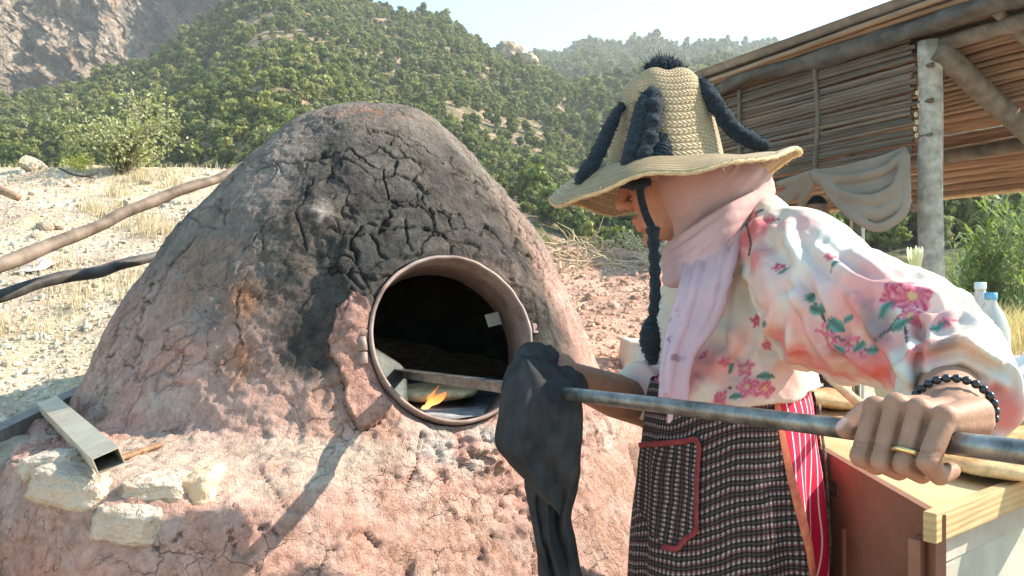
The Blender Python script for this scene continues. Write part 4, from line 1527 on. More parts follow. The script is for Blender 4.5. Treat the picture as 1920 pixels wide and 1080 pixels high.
# ---- skirt and apron
SKZ = np.array([1.09, 1.06, .95, .85, .70, .40, .05])
SKC = np.array([.381, .381, .379, .379, .380, .385, .39])
SKX = np.array([.128, .136, .147, .152, .156, .18, .21])
SKY = np.array([.145, .152, .165, .172, .178, .20, .23])


def skirt_pt(th, z, off=0.0):
    """th in radians from -Y towards +X"""
    cx = np.interp(z, SKZ[::-1], SKC[::-1]); rx = np.interp(z, SKZ[::-1], SKX[::-1]); ry = np.interp(z, SKZ[::-1], SKY[::-1])
    p = np.column_stack([np.cos(th) * 1.7, np.sin(th) * 1.7, z * 1.6])
    p2 = np.column_stack([np.cos(th) * 4.2, np.sin(th) * 4.2, z * 3.0])
    dr = (vnoise(p, 341) * .022 + vnoise(p2, 342) * .010) * sm(1.06, .8, z) + .004 * np.sin(th * 13 + z * 9) * sm(1.05, .9, z)
    return np.column_stack([cx + (rx + dr + off) * np.sin(th), 1.41 - (ry + dr + off) * np.cos(th), z])


def cloth_grid(tha, thb, z0, z1, nu, nv, off, vt=.26):
    """tha/thb functions of z"""
    zs = np.linspace(z0, z1, nv)
    TH_ = np.concatenate([np.linspace(tha(z), thb(z), nu) for z in zs])
    ZZ = np.repeat(zs, nu)
    V = skirt_pt(TH_, ZZ, off)
    uvm = np.column_stack([TH_ * .155, ZZ - vt * TH_ * .155 + .006 * np.sin(TH_ * 5 + ZZ * 6), 0 * ZZ])
    return V, grid_faces(nu, nv), uvm


M_skirt, nt, b = new_mat("red_striped_cloth")
u, v, _ = uv_nodes(nt)
st = pulse(nt, u, .0185, .13, .06)
c = mixc(nt, st, (.60, .012, .055), (.85, .72, .72))
nt.links.new(c, b.inputs["Base Color"]); b.inputs["Roughness"].default_value = .75
bumpn(nt, b, [(noise_n(nt, 300, 3).outputs[0], 1)], .3, .001)
V, Fq, uvm = cloth_grid(lambda z: -math.pi, lambda z: math.pi, 1.09, .05, 220, 90, 0.0)
uvm[:, 0] += .006 * np.sin(uvm[:, 1] * 30)
add("skirt", mk("skirt", V, Fq, {"uvm": uvm}), M_skirt, woman)


def check_mat(name, rot=False):
    m, nt, b = new_mat(name)
    u, v, _ = uv_nodes(nt)
    if rot:
        u, v = v, u
    wn_ = noise_n(nt, 9, 3); v = mth(nt, 'MULTIPLY_ADD', wn_.outputs[0], .022, v); u = mth(nt, 'MULTIPLY_ADD', wn_.outputs[0], .012, u)
    rows = pulse(nt, v, .0155, .40, .16)
    cols = pulse(nt, u, .0072, .50, .20)
    thin = pulse(nt, v, .0155, .14, .08, .5)
    pinkrow = pulse(nt, v, .0310, .5, .05)
    light = mixc(nt, pinkrow, (.30, .28, .24), (.21, .10, .11))
    lightrow = mixc(nt, cols, (.055, .035, .04), light)
    darkrow = mixc(nt, mth(nt, 'MULTIPLY', cols, .35), (.010, .013, .012), (.13, .06, .065))
    darkrow = mixc(nt, mth(nt, 'MULTIPLY', thin, .25), darkrow, (.12, .13, .12))
    c = mixc(nt, rows, darkrow, lightrow)
    nt.links.new(c, b.inputs["Base Color"])
    b.inputs["Roughness"].default_value = .85; b.inputs["Specular IOR Level"].default_value = .1
    bumpn(nt, b, [(cols, .5), (rows, .7), (noise_n(nt, 400, 3).outputs[0], .6)], .35, .0012)
    return m


M_check = check_mat("checked_apron_cloth"); M_check2 = check_mat("checked_pocket_cloth", True)
rad = math.radians


def a_edge(z):
    return rad(np.interp(z, [.05, .75, .85, .95, 1.06, 1.09], [34, 30, 26, 20, 14, 13]))


V, Fq, uvm = cloth_grid(lambda z: rad(-282), a_edge, 1.088, .10, 260, 130, .007)
apron = add("apron", mk("apron", V, Fq, {"uvm": uvm}), M_check, woman)
sd = apron.modifiers.new("thick", 'SOLIDIFY'); sd.thickness = .003; sd.offset = 1
M_trim = simple_mat("rust_trim", (.42, .10, .07), (.62, .20, .10), 60, .8, .4, 200, .001)
V, Fq, uvm = cloth_grid(lambda z: a_edge(z) - rad(3.0), lambda z: a_edge(z) + rad(1.2), 1.085, .10, 6, 110, .0115)
add("apron_trim", mk("apron_trim", V, Fq), M_trim, apron)
pts = skirt_pt(np.array([rad(78.5 + 1.5 * math.sin(z * 20)) for z in np.linspace(1.05, .12, 60)]), np.linspace(1.05, .12, 60), .012)
add("apron_hem", mk("apron_hem", *tube(pts, .0028, 6)), simple_mat("hem_thread", (.05, .04, .04), (.30, .26, .22), 160, .9, 0), apron)
# pocket
zs = np.linspace(0, 1, 30); Vp = []; uvp = []
for t in zs:
    z0 = 1.012 - .175 * t
    left = -86 + 34 * sm(.72, 1.0, t); right = -33 - 12 * sm(.78, 1.0, t)
    th = np.radians(np.linspace(left, right, 26))
    slope = np.linspace(-.035, .0, 26) * (1 - t)
    Vp.append(skirt_pt(th, z0 + slope, .0115)); uvp.append(np.column_stack([th * .155, z0 + slope, 0 * th]))
Vp = np.concatenate(Vp); uvp = np.concatenate(uvp)
pk = add("pocket", mk("pocket", Vp, grid_faces(26, 30), {"uvm": uvp}), M_check2, apron)
sd = pk.modifiers.new("thick", 'SOLIDIFY'); sd.thickness = .003; sd.offset = 1
M_ptrim = simple_mat("maroon_trim", (.17, .025, .032), (.24, .042, .045), 60, .8, .4, 200, .001)
gp = Vp.reshape(30, 26, 3)
gp = gp + unit([-.6, -.8, 0]) * .003
edge = np.vstack([gp[0, ::1], gp[1:, -1], gp[-1, ::-1]])
add("pocket_trim", mk("pocket_trim", *tube(cpath(edge[::3], 90), .0048, 8, flat=.35, up=(-.6, -.8, 0))), M_ptrim, apron)

# ---- headscarf: hood, wrap round the neck, hanging end
g = Geo()
tb = np.array([(1300, 1350, 296, .03, 1.405), (1262, 1392, 302, .07, 1.405), (1230, 1428, 318, .090, 1.405), (1218, 1446, 345, .099, 1.405), (1222, 1446, 372, .098, 1.405), (1234, 1440, 400, .093, 1.405),
               (1250, 1425, 430, .088, 1.41), (1262, 1415, 460, .088, 1.41), (1266, 1410, 490, .085, 1.41), (1275, 1395, 515, .07, 1.41)])
cr = cpath(np.column_stack([tb[:, 2], tb[:, 0], tb[:, 1], tb[:, 3], tb[:, 4]]), 50)
rings = []
for i, q in enumerate(cr):
    th = np.linspace(0, 2 * math.pi, 64, endpoint=False)
    x0 = (q[1] - 960) / F * q[4]; x1 = (q[2] - 960) / F * q[4]; z = CAMZ - (q[0] - 540) / F * q[4]
    fo = 1 + .012 * np.sin(7 * th + i * .12) + .010 * np.sin(13 * th - i * .2)
    ce = np.where(np.cos(th) < 0, -np.abs(np.cos(th)) ** .45, np.cos(th))
    se = np.sign(np.sin(th)) * np.abs(np.sin(th)) ** np.where(np.cos(th) < 0, .75, 1.0)
    rings.append(np.column_stack([(x0 + x1) / 2 + (x1 - x0) / 2 * ce * fo, q[4] + q[3] * .92 * se * fo, np.full(64, z)]))
V = np.concatenate(rings); m = len(rings); a = np.arange(64)
V = np.vstack([V, rings[0].mean(0), rings[-1].mean(0)])
g.add(V, [grid_faces(64, m, True), np.concatenate([np.stack([(a + 1) % 64, a, np.full(64, 64 * m)], 1), np.stack([(m - 1) * 64 + a, (m - 1) * 64 + (a + 1) % 64, np.full(64, 64 * m + 1)], 1)])])


def strip(ctrl, flat=.55, n=16, up=(0, 1, 0)):
    c = np.array([list(P(q[0], q[1], q[2])) + [q[3]] for q in ctrl])
    pth = cpath(c, 40)
    g.add(*tube(pth[:, :3], pth[:, 3], n, flat=flat, up=up))


# bands crossing from the nape to the throat
for k, (dy, dd) in enumerate(((0, 0), (19, -.007), (39, -.009), (60, -.005))):
    strip([(1446 - 6 * k, 352 + dy * .55, 1.375, .012), (1415 - 5 * k, 372 + dy * .7, 1.325, .0125), (1360 - 4 * k, 402 + dy * .9, 1.285 + dd, .0135), (1310, 436 + dy, 1.295 + dd, .0135), (1270, 462 + dy, 1.33, .013), (1252, 480 + dy * .8, 1.39, .013)], .6)
# the hanging end in pleats
for k in range(9):
    f_ = k / 8
    dd = .0075 * (k % 2) - .003 + .004 * math.sin(k * 1.7)
    t0 = (1392 - 96 * f_, 392 + 66 * f_); m0 = (1340 - 80 * f_, 600 + 12 * f_); b0 = (1284 - 44 * f_, 750 - 8 * f_ + 9 * (k % 3))
    strip([(t0[0], t0[1], 1.345, .006), (t0[0] - 8, t0[1] + 45, 1.292 + dd, .0070), ((t0[0] + m0[0]) / 2 + 2, (t0[1] + m0[1]) / 2 + 10, 1.250 + dd, .0078), (m0[0], m0[1], 1.228 + dd, .0076), (b0[0] + 6, b0[1] - 70, 1.208 + dd, .0066), (b0[0], b0[1], 1.198 + dd, .0056)], .75)
strip([(1262, 740, 1.20, .007), (1258, 770, 1.198, .005), (1254, 792, 1.197, .003)], .5)
V, Q, T = remesh(g, .0026, 2, .5)
N = normals(V, Q, T)
fold = 1 - 2 * np.abs(fbm(V @ np.array([[.7, 0, .7], [0, 1, 0], [-.7, 0, .7]]) * np.array([60, 12, 10]), 2, 351))
V = V + N * (fold * .0016 + fbm(V * 22, 3, 352) * .0022)[:, None]
PX, PY = proj(V)
t = sm(400, 520, PY + .25 * (1330 - PX))[:, None]
csf = np.array([.46, .28, .27]) * (1 - t) + np.array([.50, .345, .385]) * t
# printed flecks near the hem of the hanging end
fl = (sm(.35, .42, fbm(V * 75, 2, 353)) * sm(520, 640, PY) * sm(1300, 1262, PX))[:, None]
csf = csf * (1 - fl * .75) + np.array([.16, .10, .14]) * fl * .75
M_scarf = attr_mat("pink_scarf_cloth", rough=.85, vary=.05, vscale=20, bumps=((500, .5), (30, 1.0)), strength=.25, dist=.003, spec=.1)
add("headscarf", mk("headscarf", V, [Q, T], {"col": csf}), M_scarf, woman)

# ---- straw hat
HB = np.array([.266, 1.39, 1.452])
HT = np.array([.2635, 1.39, 1.622])


def straw_mat(name, base, dark):
    m, nt, b = new_mat(name)
    u, v, _ = uv_nodes(nt)
    wn_ = noise_n(nt, 25, 3); v = mth(nt, 'MULTIPLY_ADD', wn_.outputs[0], .006, v); u = mth(nt, 'MULTIPLY_ADD', wn_.outputs[0], -.005, u)
    row = mth(nt, 'DIVIDE', v, .0070)
    par = mth(nt, 'SUBTRACT', mth(nt, 'MULTIPLY', mth(nt, 'GREATER_THAN', mth(nt, 'FRACT', mth(nt, 'ADD', mth(nt, 'MULTIPLY', row, .5), 50.0)), .5), 2.0), 1.0)
    diag = mth(nt, 'ADD', mth(nt, 'DIVIDE', u, .0085), mth(nt, 'MULTIPLY', mth(nt, 'MULTIPLY', par, .9), row))
    s = mth(nt, 'ABSOLUTE', mth(nt, 'SUBTRACT', mth(nt, 'FRACT', mth(nt, 'ADD', diag, 100.0)), .5))
    rr = mth(nt, 'ABSOLUTE', mth(nt, 'SUBTRACT', mth(nt, 'FRACT', mth(nt, 'ADD', row, 100.0)), .5))
    groove = mth(nt, 'MULTIPLY', mth(nt, 'SMOOTH_MIN', s, mth(nt, 'SUBTRACT', .5, rr), .1), 2.6)
    nz = noise_n(nt, 60, 4)
    nz2 = noise_n(nt, 14, 4); st_ = ramp(nt, nz2.outputs[0], [(.3, (.72, .70, .66)), (.7, (1.12, 1.1, 1.08))])
    c1 = mixc(nt, 1.0, mixc(nt, nz.outputs[0], base, tuple(q * .62 for q in base)), st_.outputs[0], 'MULTIPLY')
    f = ramp(nt, groove, [(.05, (1, 1, 1)), (.4, (0, 0, 0))])
    nt.links.new(mixc(nt, f.outputs[0], c1, dark), b.inputs["Base Color"])
    b.inputs["Roughness"].default_value = .6; b.inputs["Specular IOR Level"].default_value = .3
    bumpn(nt, b, [(groove, 1.0), (nz.outputs[0], .15)], .8, .003)
    return m


M_straw = straw_mat("woven_straw", (.57, .435, .27), (.26, .185, .105))
prof = [(0, .1025), (.04, .100), (.10, .097), (.3, .0895), (.5, .0815), (.66, .0752), (.85, .0640), (.93, .0560), (.98, .0450), (1.0, .0300), (1.004, .0005)]
pp = cpath(np.column_stack([np.array(prof), np.zeros(len(prof))]), 60)
nt_ = 110
ta = np.linspace(0, 2 * math.pi, nt_, endpoint=False)
Vc, uvc = [], []
arc = 0
for k in range(len(pp)):
    c = HB + (HT - HB) * pp[k, 0]
    if k:
        arc += math.hypot((pp[k, 0] - pp[k - 1, 0]) * .18, pp[k, 1] - pp[k - 1, 1])
    dent = 1 + .018 * np.sin(2 * ta + .8) + .012 * np.sin(3 * ta + 4 * pp[k, 0])
    rr = pp[k, 1] * dent
    Vc.append(c + np.column_stack([rr * np.cos(ta) * 1.03, rr * np.sin(ta) * .97, .003 * np.sin(5 * ta) + 0 * ta]))
    uvc.append(np.column_stack([ta * .085, np.full(nt_, arc), 0 * ta]))
Vc = np.concatenate(Vc)
hat = add("straw_hat", mk("straw_hat", Vc, grid_faces(nt_, len(pp), True), {"uvm": np.concatenate(uvc)}), M_straw, woman)
sd = hat.modifiers.new("thick", 'SOLIDIFY'); sd.thickness = .003
hd = [0, 25, 45, 70, 90, 115, 135, 160, 180, 205, 225, 250, 270, 295, 315, 340, 360]
hh = [.016, -.008, -.046, -.052, -.050, -.056, -.044, -.045, -.052, -.068, -.054, -.034, -.028, -.018, -.004, .012, .016]
hr = [.224, .222, .220, .210, .20, .20, .204, .204, .198, .196, .196, .194, .192, .196, .206, .218, .224]
nbm, nsm = 180, 34
ta = np.linspace(0, 360, nbm, endpoint=False)
H_ = cspline(np.array(hd), hh, ta); R_ = cspline(np.array(hd), hr, ta)
tr = np.radians(ta)
Vb, uvb = [], []
for k in range(nsm):
    s = k / (nsm - 1)
    r0 = .1020 * (1 + .018 * np.sin(2 * tr + .8))
    rr = r0 + (R_ - r0) * s
    z = H_ * s ** 1.25 + .010 * np.sin(math.pi * s) + .003 * np.sin(tr * 9) * s
    curl = .012 * sm(.75, 1.0, s) * np.maximum(np.cos(tr), 0)
    Vb.append(np.column_stack([HB[0] + rr * np.cos(tr), HB[1] + rr * np.sin(tr), HB[2] + z + curl]))
    uvb.append(np.column_stack([tr * (.0905 + .11 * s), np.full(nbm, s * .115), 0 * tr]))
Vb = np.concatenate(Vb)
brim = add("brim", mk("brim", Vb, grid_faces(nbm, nsm, True), {"uvm": np.concatenate(uvb)}), M_straw, hat)
sd = brim.modifiers.new("thick", 'SOLIDIFY'); sd.thickness = .0045
edge = np.vstack([Vb[-nbm:], Vb[-nbm:-nbm + 1]])
ge = Geo(); ge.add(*tube(edge, .0036, 8, caps=False, mod=lambda th, k: 1 + .25 * math.sin(k * 1.9)))
nf = 420
kf = rng.integers(0, nbm, nf); df = edge[kf] - HB; df[:, 2] = 0; df /= np.linalg.norm(df, axis=1)[:, None]
df = df + rng.normal(0, .8, (nf, 3)); df /= np.linalg.norm(df, axis=1)[:, None]
sf = np.cross(df, rng.normal(size=(nf, 3))); sf /= np.linalg.norm(sf, axis=1)[:, None]
ef = edge[kf] + df * rng.uniform(.005, .013, (nf, 1))
ge.add(np.stack([edge[kf] - sf * .0008, edge[kf] + sf * .0008, ef], 1).reshape(-1, 3), np.arange(3 * nf).reshape(-1, 3))
Ve_, Qe_, Te_ = ge.arrays()
add("brim_edge", mk("brim_edge", Ve_, [Qe_, Te_]), simple_mat("straw_edge", (.42, .30, .17), (.56, .42, .25), 60, .7, .6, 200, .002), hat)

M_yarn, nt, b = new_mat("black_yarn")
nz = noise_n(nt, 120, 6, .7)
rz = ramp(nt, nz.outputs[0], [(.3, (.006, .008, .012)), (.75, (.028, .036, .048))])
nt.links.new(rz.outputs[0], b.inputs["Base Color"]); b.inputs["Roughness"].default_value = .95
b.inputs["Sheen Weight"].default_value = .25; b.inputs["Sheen Tint"].default_value = (.35, .5, .65, 1)
bumpn(nt, b, [(nz.outputs[0], 1), (noise_n(nt, 400, 4).outputs[0], .6)], 1.0, .006)


def yarn(name, ctrl, parent, nfib=1500, knots=0, seed=0, world=False, fl=.0065):
    c = np.array([list(q[:3]) + [q[3]] for q in ctrl]) if world else np.array([list(P(q[0], q[1], q[2])) + [q[3]] for q in ctrl])
    n = 70
    pth = cpath(c, n)
    rr = np.random.default_rng(400 + seed)

    def modf(th, k):
        return 1 + .045 * np.sin(2 * th + k * .55) + (.15 * np.sin(k * knots * 2 * math.pi / n) if knots else .03 * math.sin(k * .8)) + rr.normal(0, .05, len(th))
    V, fc = tube(pth[:, :3], pth[:, 3], 22, mod=modf)
    gg = Geo(); gg.add(V, fc)
    k = rr.integers(1, n - 1, nfib); d = rr.normal(size=(nfib, 3)); d /= np.linalg.norm(d, axis=1)[:, None]
    t = pth[k, :3] - pth[k - 1, :3]; t /= np.linalg.norm(t, axis=1)[:, None]
    d = d - t * (d * t).sum(1)[:, None] * .6
    d /= np.linalg.norm(d, axis=1)[:, None]
    b0 = pth[k, :3] + d * (pth[k, 3] * .9)[:, None]
    b1 = b0 + (d + rr.normal(0, .5, (nfib, 3))) * (fl * rr.uniform(.3, 1.0, nfib))[:, None]
    sd_ = np.cross(d, rr.normal(size=(nfib, 3))); sd_ /= np.linalg.norm(sd_, axis=1)[:, None]
    Vf = np.stack([b0 - sd_ * .0007, b0 + sd_ * .0007, b1], 1).reshape(-1, 3)
    gg.add(Vf, np.arange(3 * nfib).reshape(-1, 3))
    V, Q, T = gg.arrays()
    return add(name, mk(name, V, [Q, T]), M_yarn, parent)


yarn("yarn_braid", [(1166, 196, 1.355, .006), (1152, 222, 1.34, .0095), (1133, 262, 1.33, .0115), (1112, 305, 1.32, .012), (1092, 335, 1.315, .012), (1084, 346, 1.315, .007)], hat, seed=1)
yarn("yarn_braid", [(1214, 176, 1.325, .008), (1206, 200, 1.308, .0125), (1196, 245, 1.292, .0135), (1184, 290, 1.278, .014), (1176, 316, 1.268, .011)], hat, seed=2)
yarn("yarn_braid", [(1222, 170, 1.325, .009), (1226, 195, 1.305, .0135), (1222, 240, 1.288, .0135), (1210, 285, 1.272, .0135), (1200, 312, 1.262, .011)], hat, seed=3, knots=5)
yarn("yarn_tassel", [(1238, 252, 1.292, .006), (1242, 275, 1.284, .013), (1238, 295, 1.276, .018), (1230, 306, 1.268, .014)], hat, seed=4)
yarn("yarn_braid", [(1312, 150, 1.36, .007), (1326, 170, 1.345, .0125), (1348, 205, 1.335, .0135), (1376, 243, 1.33, .0135), (1410, 264, 1.325, .013), (1440, 277, 1.325, .009)], hat, seed=5)
yarn("pompom", [(HT[0] - .030, HT[1], HT[2] - .004, .014), (HT[0] - .012, HT[1] - .004, HT[2] + .004, .021), (HT[0] + .012, HT[1], HT[2] + .003, .021), (HT[0] + .032, HT[1], HT[2] - .006, .013)], hat, seed=6, world=True, nfib=900, fl=.014)
# chin strap and its braid
yarn("strap_band", [(1166, 346, 1.30, .006), (1182, 344, 1.288, .0085), (1200, 344, 1.284, .0085), (1220, 340, 1.284, .006)], hat, seed=7, nfib=250)
c = np.array([list(P(*q)) for q in [(1199, 342, 1.292), (1203, 375, 1.30), (1212, 405, 1.305), (1224, 430, 1.30)]])
add("chin_strap", mk("chin_strap", *tube(cpath(c, 30), .0065, 12, flat=.45, up=(0, 1, 0))), M_yarn, hat)
yarn("strap_braid", [(1224, 426, 1.30, .010), (1226, 470, 1.298, .0085), (1228, 520, 1.296, .0085), (1228, 560, 1.294, .0085), (1223, 598, 1.292, .0070)], hat, seed=8, knots=7, nfib=300, fl=.006)
yarn("strap_tassel", [(1223, 594, 1.292, .006), (1219, 618, 1.290, .0145), (1219, 642, 1.288, .0165), (1222, 664, 1.288, .0125), (1224, 684, 1.288, .006)], hat, seed=9, nfib=700)


# ------------------------------------------------------------------ rod, towel, bread, flame
M_steel, nt, b = new_mat("worn_steel")
na = noise_n(nt, 35, 7, .65); nb2 = noise_n(nt, 9, 5)
r1 = ramp(nt, na.outputs[0], [(.3, (.09, .087, .083)), (.55, (.26, .25, .235)), (.8, (.48, .45, .41))])
nt.links.new(r1.outputs[0], b.inputs["Base Color"]); b.inputs["Metallic"].default_value = .75
r2 = ramp(nt, nb2.outputs[0], [(.3, (.24,) * 3), (.7, (.42,) * 3)]); nt.links.new(r2.outputs[0], b.inputs["Roughness"])
bumpn(nt, b, [(na.outputs[0], 1)], .3, .002)
e0 = rod(-.35)
rodo = empty("metal_rod", tuple(e0), "long worn steel rod held in both hands, reaching into the oven mouth", "rod")
pts = np.array([rod(q) for q in np.linspace(-.35, .86, 40)])
pts[:, 2] += .003 * np.sin(np.linspace(0, 3, 40))
add("shaft", mk("shaft", *tube(pts, .0102, 24)), M_steel, rodo)
pts = np.array([rod(q) for q in np.linspace(.84, 1.46, 20)])
V, fc = tube(pts, .0105, 4, up=UPR)
hk = np.array([rod(.84), rod(1.15), rod(1.468)])
g = Geo()
for q0, q1, hz in ((.84, 1.468, .010),):
    a0, a1 = rod(q0), rod(q1)
    c = (a0 + a1) / 2; L2 = (a1 - a0) / 2
    g.add(*box(c + UPR * .0075, [L2, WS * .011, UPR * .0015]))
    g.add(*box(c - UPR * .004 - WS * .010, [L2, WS * .0015, UPR * .010]))
V, Q, T = g.arrays()
add("angle_bar", mk("angle_bar", V, Q, smooth=False), M_steel, rodo)

# towel round the far hand
g = Geo()
hc = rod(S_R) + UPR * .008
g.add(*ellipsoid(hc, np.array([DR * .062, WS * .052, UPR * .046]), 48, 30))
g.add(*ellipsoid(hc + UPR * .022 + DR * .0, np.array([DR * .040, WS * .040, UPR * .046]), 40, 24))
g.add(*ellipsoid(hc - DR * .045 - UPR * .004 - WS * .015, np.array([DR * .035, WS * .042, UPR * .034]), 40, 24))


def slab(rows, thick, seed, wave=.008):
    """rows: list of (pxL, pxR, py, D): a hanging sheet of cloth with real thickness"""
    rw = cpath(np.array([[q[2], q[0], q[1], q[3]] for q in rows], float), 60)
    nu = 44
    Vf, Vbk = [], []
    for k, q in enumerate(rw):
        u = np.linspace(0, 1, nu)
        pts = np.array([P(q[1] + (q[2] - q[1]) * t, q[0], q[3]) for t in u])
        nz = vnoise(np.column_stack([u * 4.2, np.full(nu, k * .035), np.full(nu, seed)]), seed) * wave * 1.6 + wave * np.sin(u * 9 + seed + k * .02)
        curl = .035 * (np.abs(u - .5) * 2) ** 2.5
        pts[:, 1] += nz + curl
        Vf.append(pts); Vbk.append(pts + np.array([0, thick, 0]))
    m = len(rw)
    V = np.concatenate(Vf + Vbk)
    f = grid_faces(nu, m); n0 = nu * m
    side = []
    for k in range(m - 1):
        side += [[k * nu, (k + 1) * nu, n0 + (k + 1) * nu, n0 + k * nu], [k * nu + nu - 1, n0 + k * nu + nu - 1, n0 + (k + 1) * nu + nu - 1, (k + 1) * nu + nu - 1]]
    for k in range(nu - 1):
        side += [[k, n0 + k, n0 + k + 1, k + 1], [(m - 1) * nu + k, (m - 1) * nu + k + 1, n0 + (m - 1) * nu + k + 1, n0 + (m - 1) * nu + k]]
    return V, [f, f[:, ::-1] + n0, np.array(side)]


V, Q, T = remesh(g, .0027, 2, .5)
N = normals(V, Q, T)
tw = (1 - 2 * np.abs(fbm(V @ np.array([[.8, .3, .5], [-.3, .9, 0], [-.5, 0, .85]]) * np.array([48, 26, 14]), 2, 361)))
V = V + N * (tw * .0075 + fbm(V * 40, 3, 362) * .003)[:, None]
gt = Geo(); gt.add(V, [Q, T])
for sl in (slab([(966, 1012, 670, 1.262), (952, 1052, 700, 1.236), (944, 1082, 735, 1.212), (936, 1094, 770, 1.20), (930, 1096, 810, 1.195), (925, 1094, 846, 1.192), (950, 1089, 880, 1.192), (986, 1083, 915, 1.194), (1022, 1071, 950, 1.198), (1046, 1058, 970, 1.20)], .004, 7, .011),
           slab([(958, 1075, 690, 1.285), (975, 1092, 760, 1.27), (984, 1090, 850, 1.268), (984, 1088, 920, 1.268), (996, 1074, 980, 1.268), (1006, 1086, 1040, 1.266), (1014, 1098, 1110, 1.264), (1018, 1102, 1150, 1.264)], .004, 3, .012),
           slab([(1010, 1060, 880, 1.25), (1000, 1052, 940, 1.252), (1010, 1050, 1000, 1.25), (1022, 1068, 1060, 1.25), (1030, 1080, 1150, 1.25)], .004, 5, .010)):
    Vs_, fs_ = sl
    Vs_ = Vs_ + np.column_stack([fbm(Vs_ * 28, 3, 363) * .003, fbm(Vs_ * np.array([30, 6, 8]), 3, 364) * .018 + .007 * (1 - 2 * np.abs(fbm(Vs_ @ np.array([[.75, 0, .65], [0, 1, 0], [-.65, 0, .75]]) * np.array([24, 6, 7]), 3, 365))), 0 * Vs_[:, 0]])
    gt.add(Vs_, fs_)
V, Q, T = gt.arrays()
M_towel = simple_mat("charcoal_cloth", (.026, .027, .030), (.050, .050, .053), 18, .97, .7, 420, .002, spec=.08)
add("towel", mk("towel", V, [Q, T]), M_towel, label="charcoal grey cloth wrapped round the rod at the woman's far hand", cat="cloth")
pts = np.array([P(1008, 958, 1.268), P(1012, 1000, 1.268), P(1018, 1050, 1.268), P(1024, 1100, 1.268)])

# bread inside the oven and the flame
def bread(name, c, R, h, seed, label, tilt=(0, 0), col1=(.42, .24, .10), col2=(.66, .47, .25), group=None):
    V, fc = ellipsoid((0, 0, 0), np.eye(3), 64, 30)
    ang = np.arctan2(V[:, 1], V[:, 0])
    rr = 1 + .03 * np.sin(2 * ang + seed) + .02 * np.sin(5 * ang)
    z = np.sign(V[:, 2]) * np.abs(V[:, 2]) ** .75
    W = np.column_stack([V[:, 0] * rr * R, V[:, 1] * rr * R, z * h])
    W[:, 2] += fbm(W * 25, 4, seed) * h * .18 + fbm(W * 9, 2, seed + 1) * h * .25
    t = sm(-.4, .45, fbm(W * 22, 4, seed + 2) + .4 * np.clip(V[:, 2], -1, 1))[:, None]
    cl = np.array(col2) * (1 - t) + np.array(col1) * t
    ed = (sm(.5, 0, np.abs(V[:, 2])) * .55)[:, None]
    cl = cl * (1 - ed) + np.array([.72, .56, .34]) * ed
    Rm = np.array(Matrix.Rotation(tilt[0], 3, 'X') @ Matrix.Rotation(tilt[1], 3, 'Y'))
    W = W @ Rm.T + np.asarray(c)
    return add(name, mk(name, W, fc, {"col": cl}), M_bread, label=label, cat="bread", group=group)


M_bread = attr_mat("bread_crust", rough=.75, vary=.3, vscale=60, bumps=((70, 1), (250, .4)), strength=.6, dist=.004)
bc_ = P(815, 762, 2.16); bc_[2] = .972
bread("flatbread", bc_, .115, .022, 371, "round flat loaf baking on the ash inside the oven mouth", col1=(.50, .36, .18), col2=(.70, .56, .33))
M_fl, nt, b = new_mat("flame")
em = node(nt, "ShaderNodeEmission"); em.inputs[1].default_value = .75
tc = node(nt, "ShaderNodeTexCoord"); sp = node(nt, "ShaderNodeSeparateXYZ"); nt.links.new(tc.outputs["Generated"], sp.inputs[0])
rf = ramp(nt, sp.outputs[2], [(0, (1.0, .62, .22)), (.45, (1.0, .30, .07)), (1, (.85, .12, .03))])
nt.links.new(rf.outputs[0], em.inputs[0])
tp_ = node(nt, "ShaderNodeBsdfTransparent"); mxf = node(nt, "ShaderNodeMixShader")
fz = noise_n(nt, 60, 3); fa = ramp(nt, mth(nt, 'ADD', mth(nt, 'MULTIPLY', sp.outputs[2], .7), mth(nt, 'MULTIPLY', fz.outputs[0], .6)), [(.25, (.05,) * 3), (.95, (.9,) * 3)])
nt.links.new(fa.outputs[0], mxf.inputs[0]); nt.links.new(em.outputs[0], mxf.inputs[1]); nt.links.new(tp_.outputs[0], mxf.inputs[2])
nt.links.new(mxf.outputs[0], nt.nodes["Material Output"].inputs[0])
g = Geo()
for ctrl in ([(796, 770, 2.035, .004), (806, 756, 2.035, .009), (822, 748, 2.04, .010), (834, 738, 2.04, .004), (836, 734, 2.04, .0008)],
             [(812, 758, 2.035, .006), (806, 748, 2.035, .006), (812, 738, 2.035, .0035), (824, 722, 2.035, .0007)],
             [(800, 768, 2.03, .005), (795, 764, 2.03, .006), (790, 766, 2.03, .001)]):
    c = np.array([list(P(q[0], q[1], q[2])) + [q[3]] for q in ctrl]); pth = cpath(c, 24)
    g.add(*tube(pth[:, :3], np.maximum(pth[:, 3], .0005), 12, flat=.5, up=(0, 1, 0)))
V, Q, T = g.arrays()
add("flame", mk("flame", V, [Q, T]), M_fl, label="small orange flame licking up in front of the loaf in the oven", cat="flame")

# ------------------------------------------------------------------ things on and around the plinth
def surf_z_oven(x, y):
    """height of the plinth ledge at left"""
    return .905


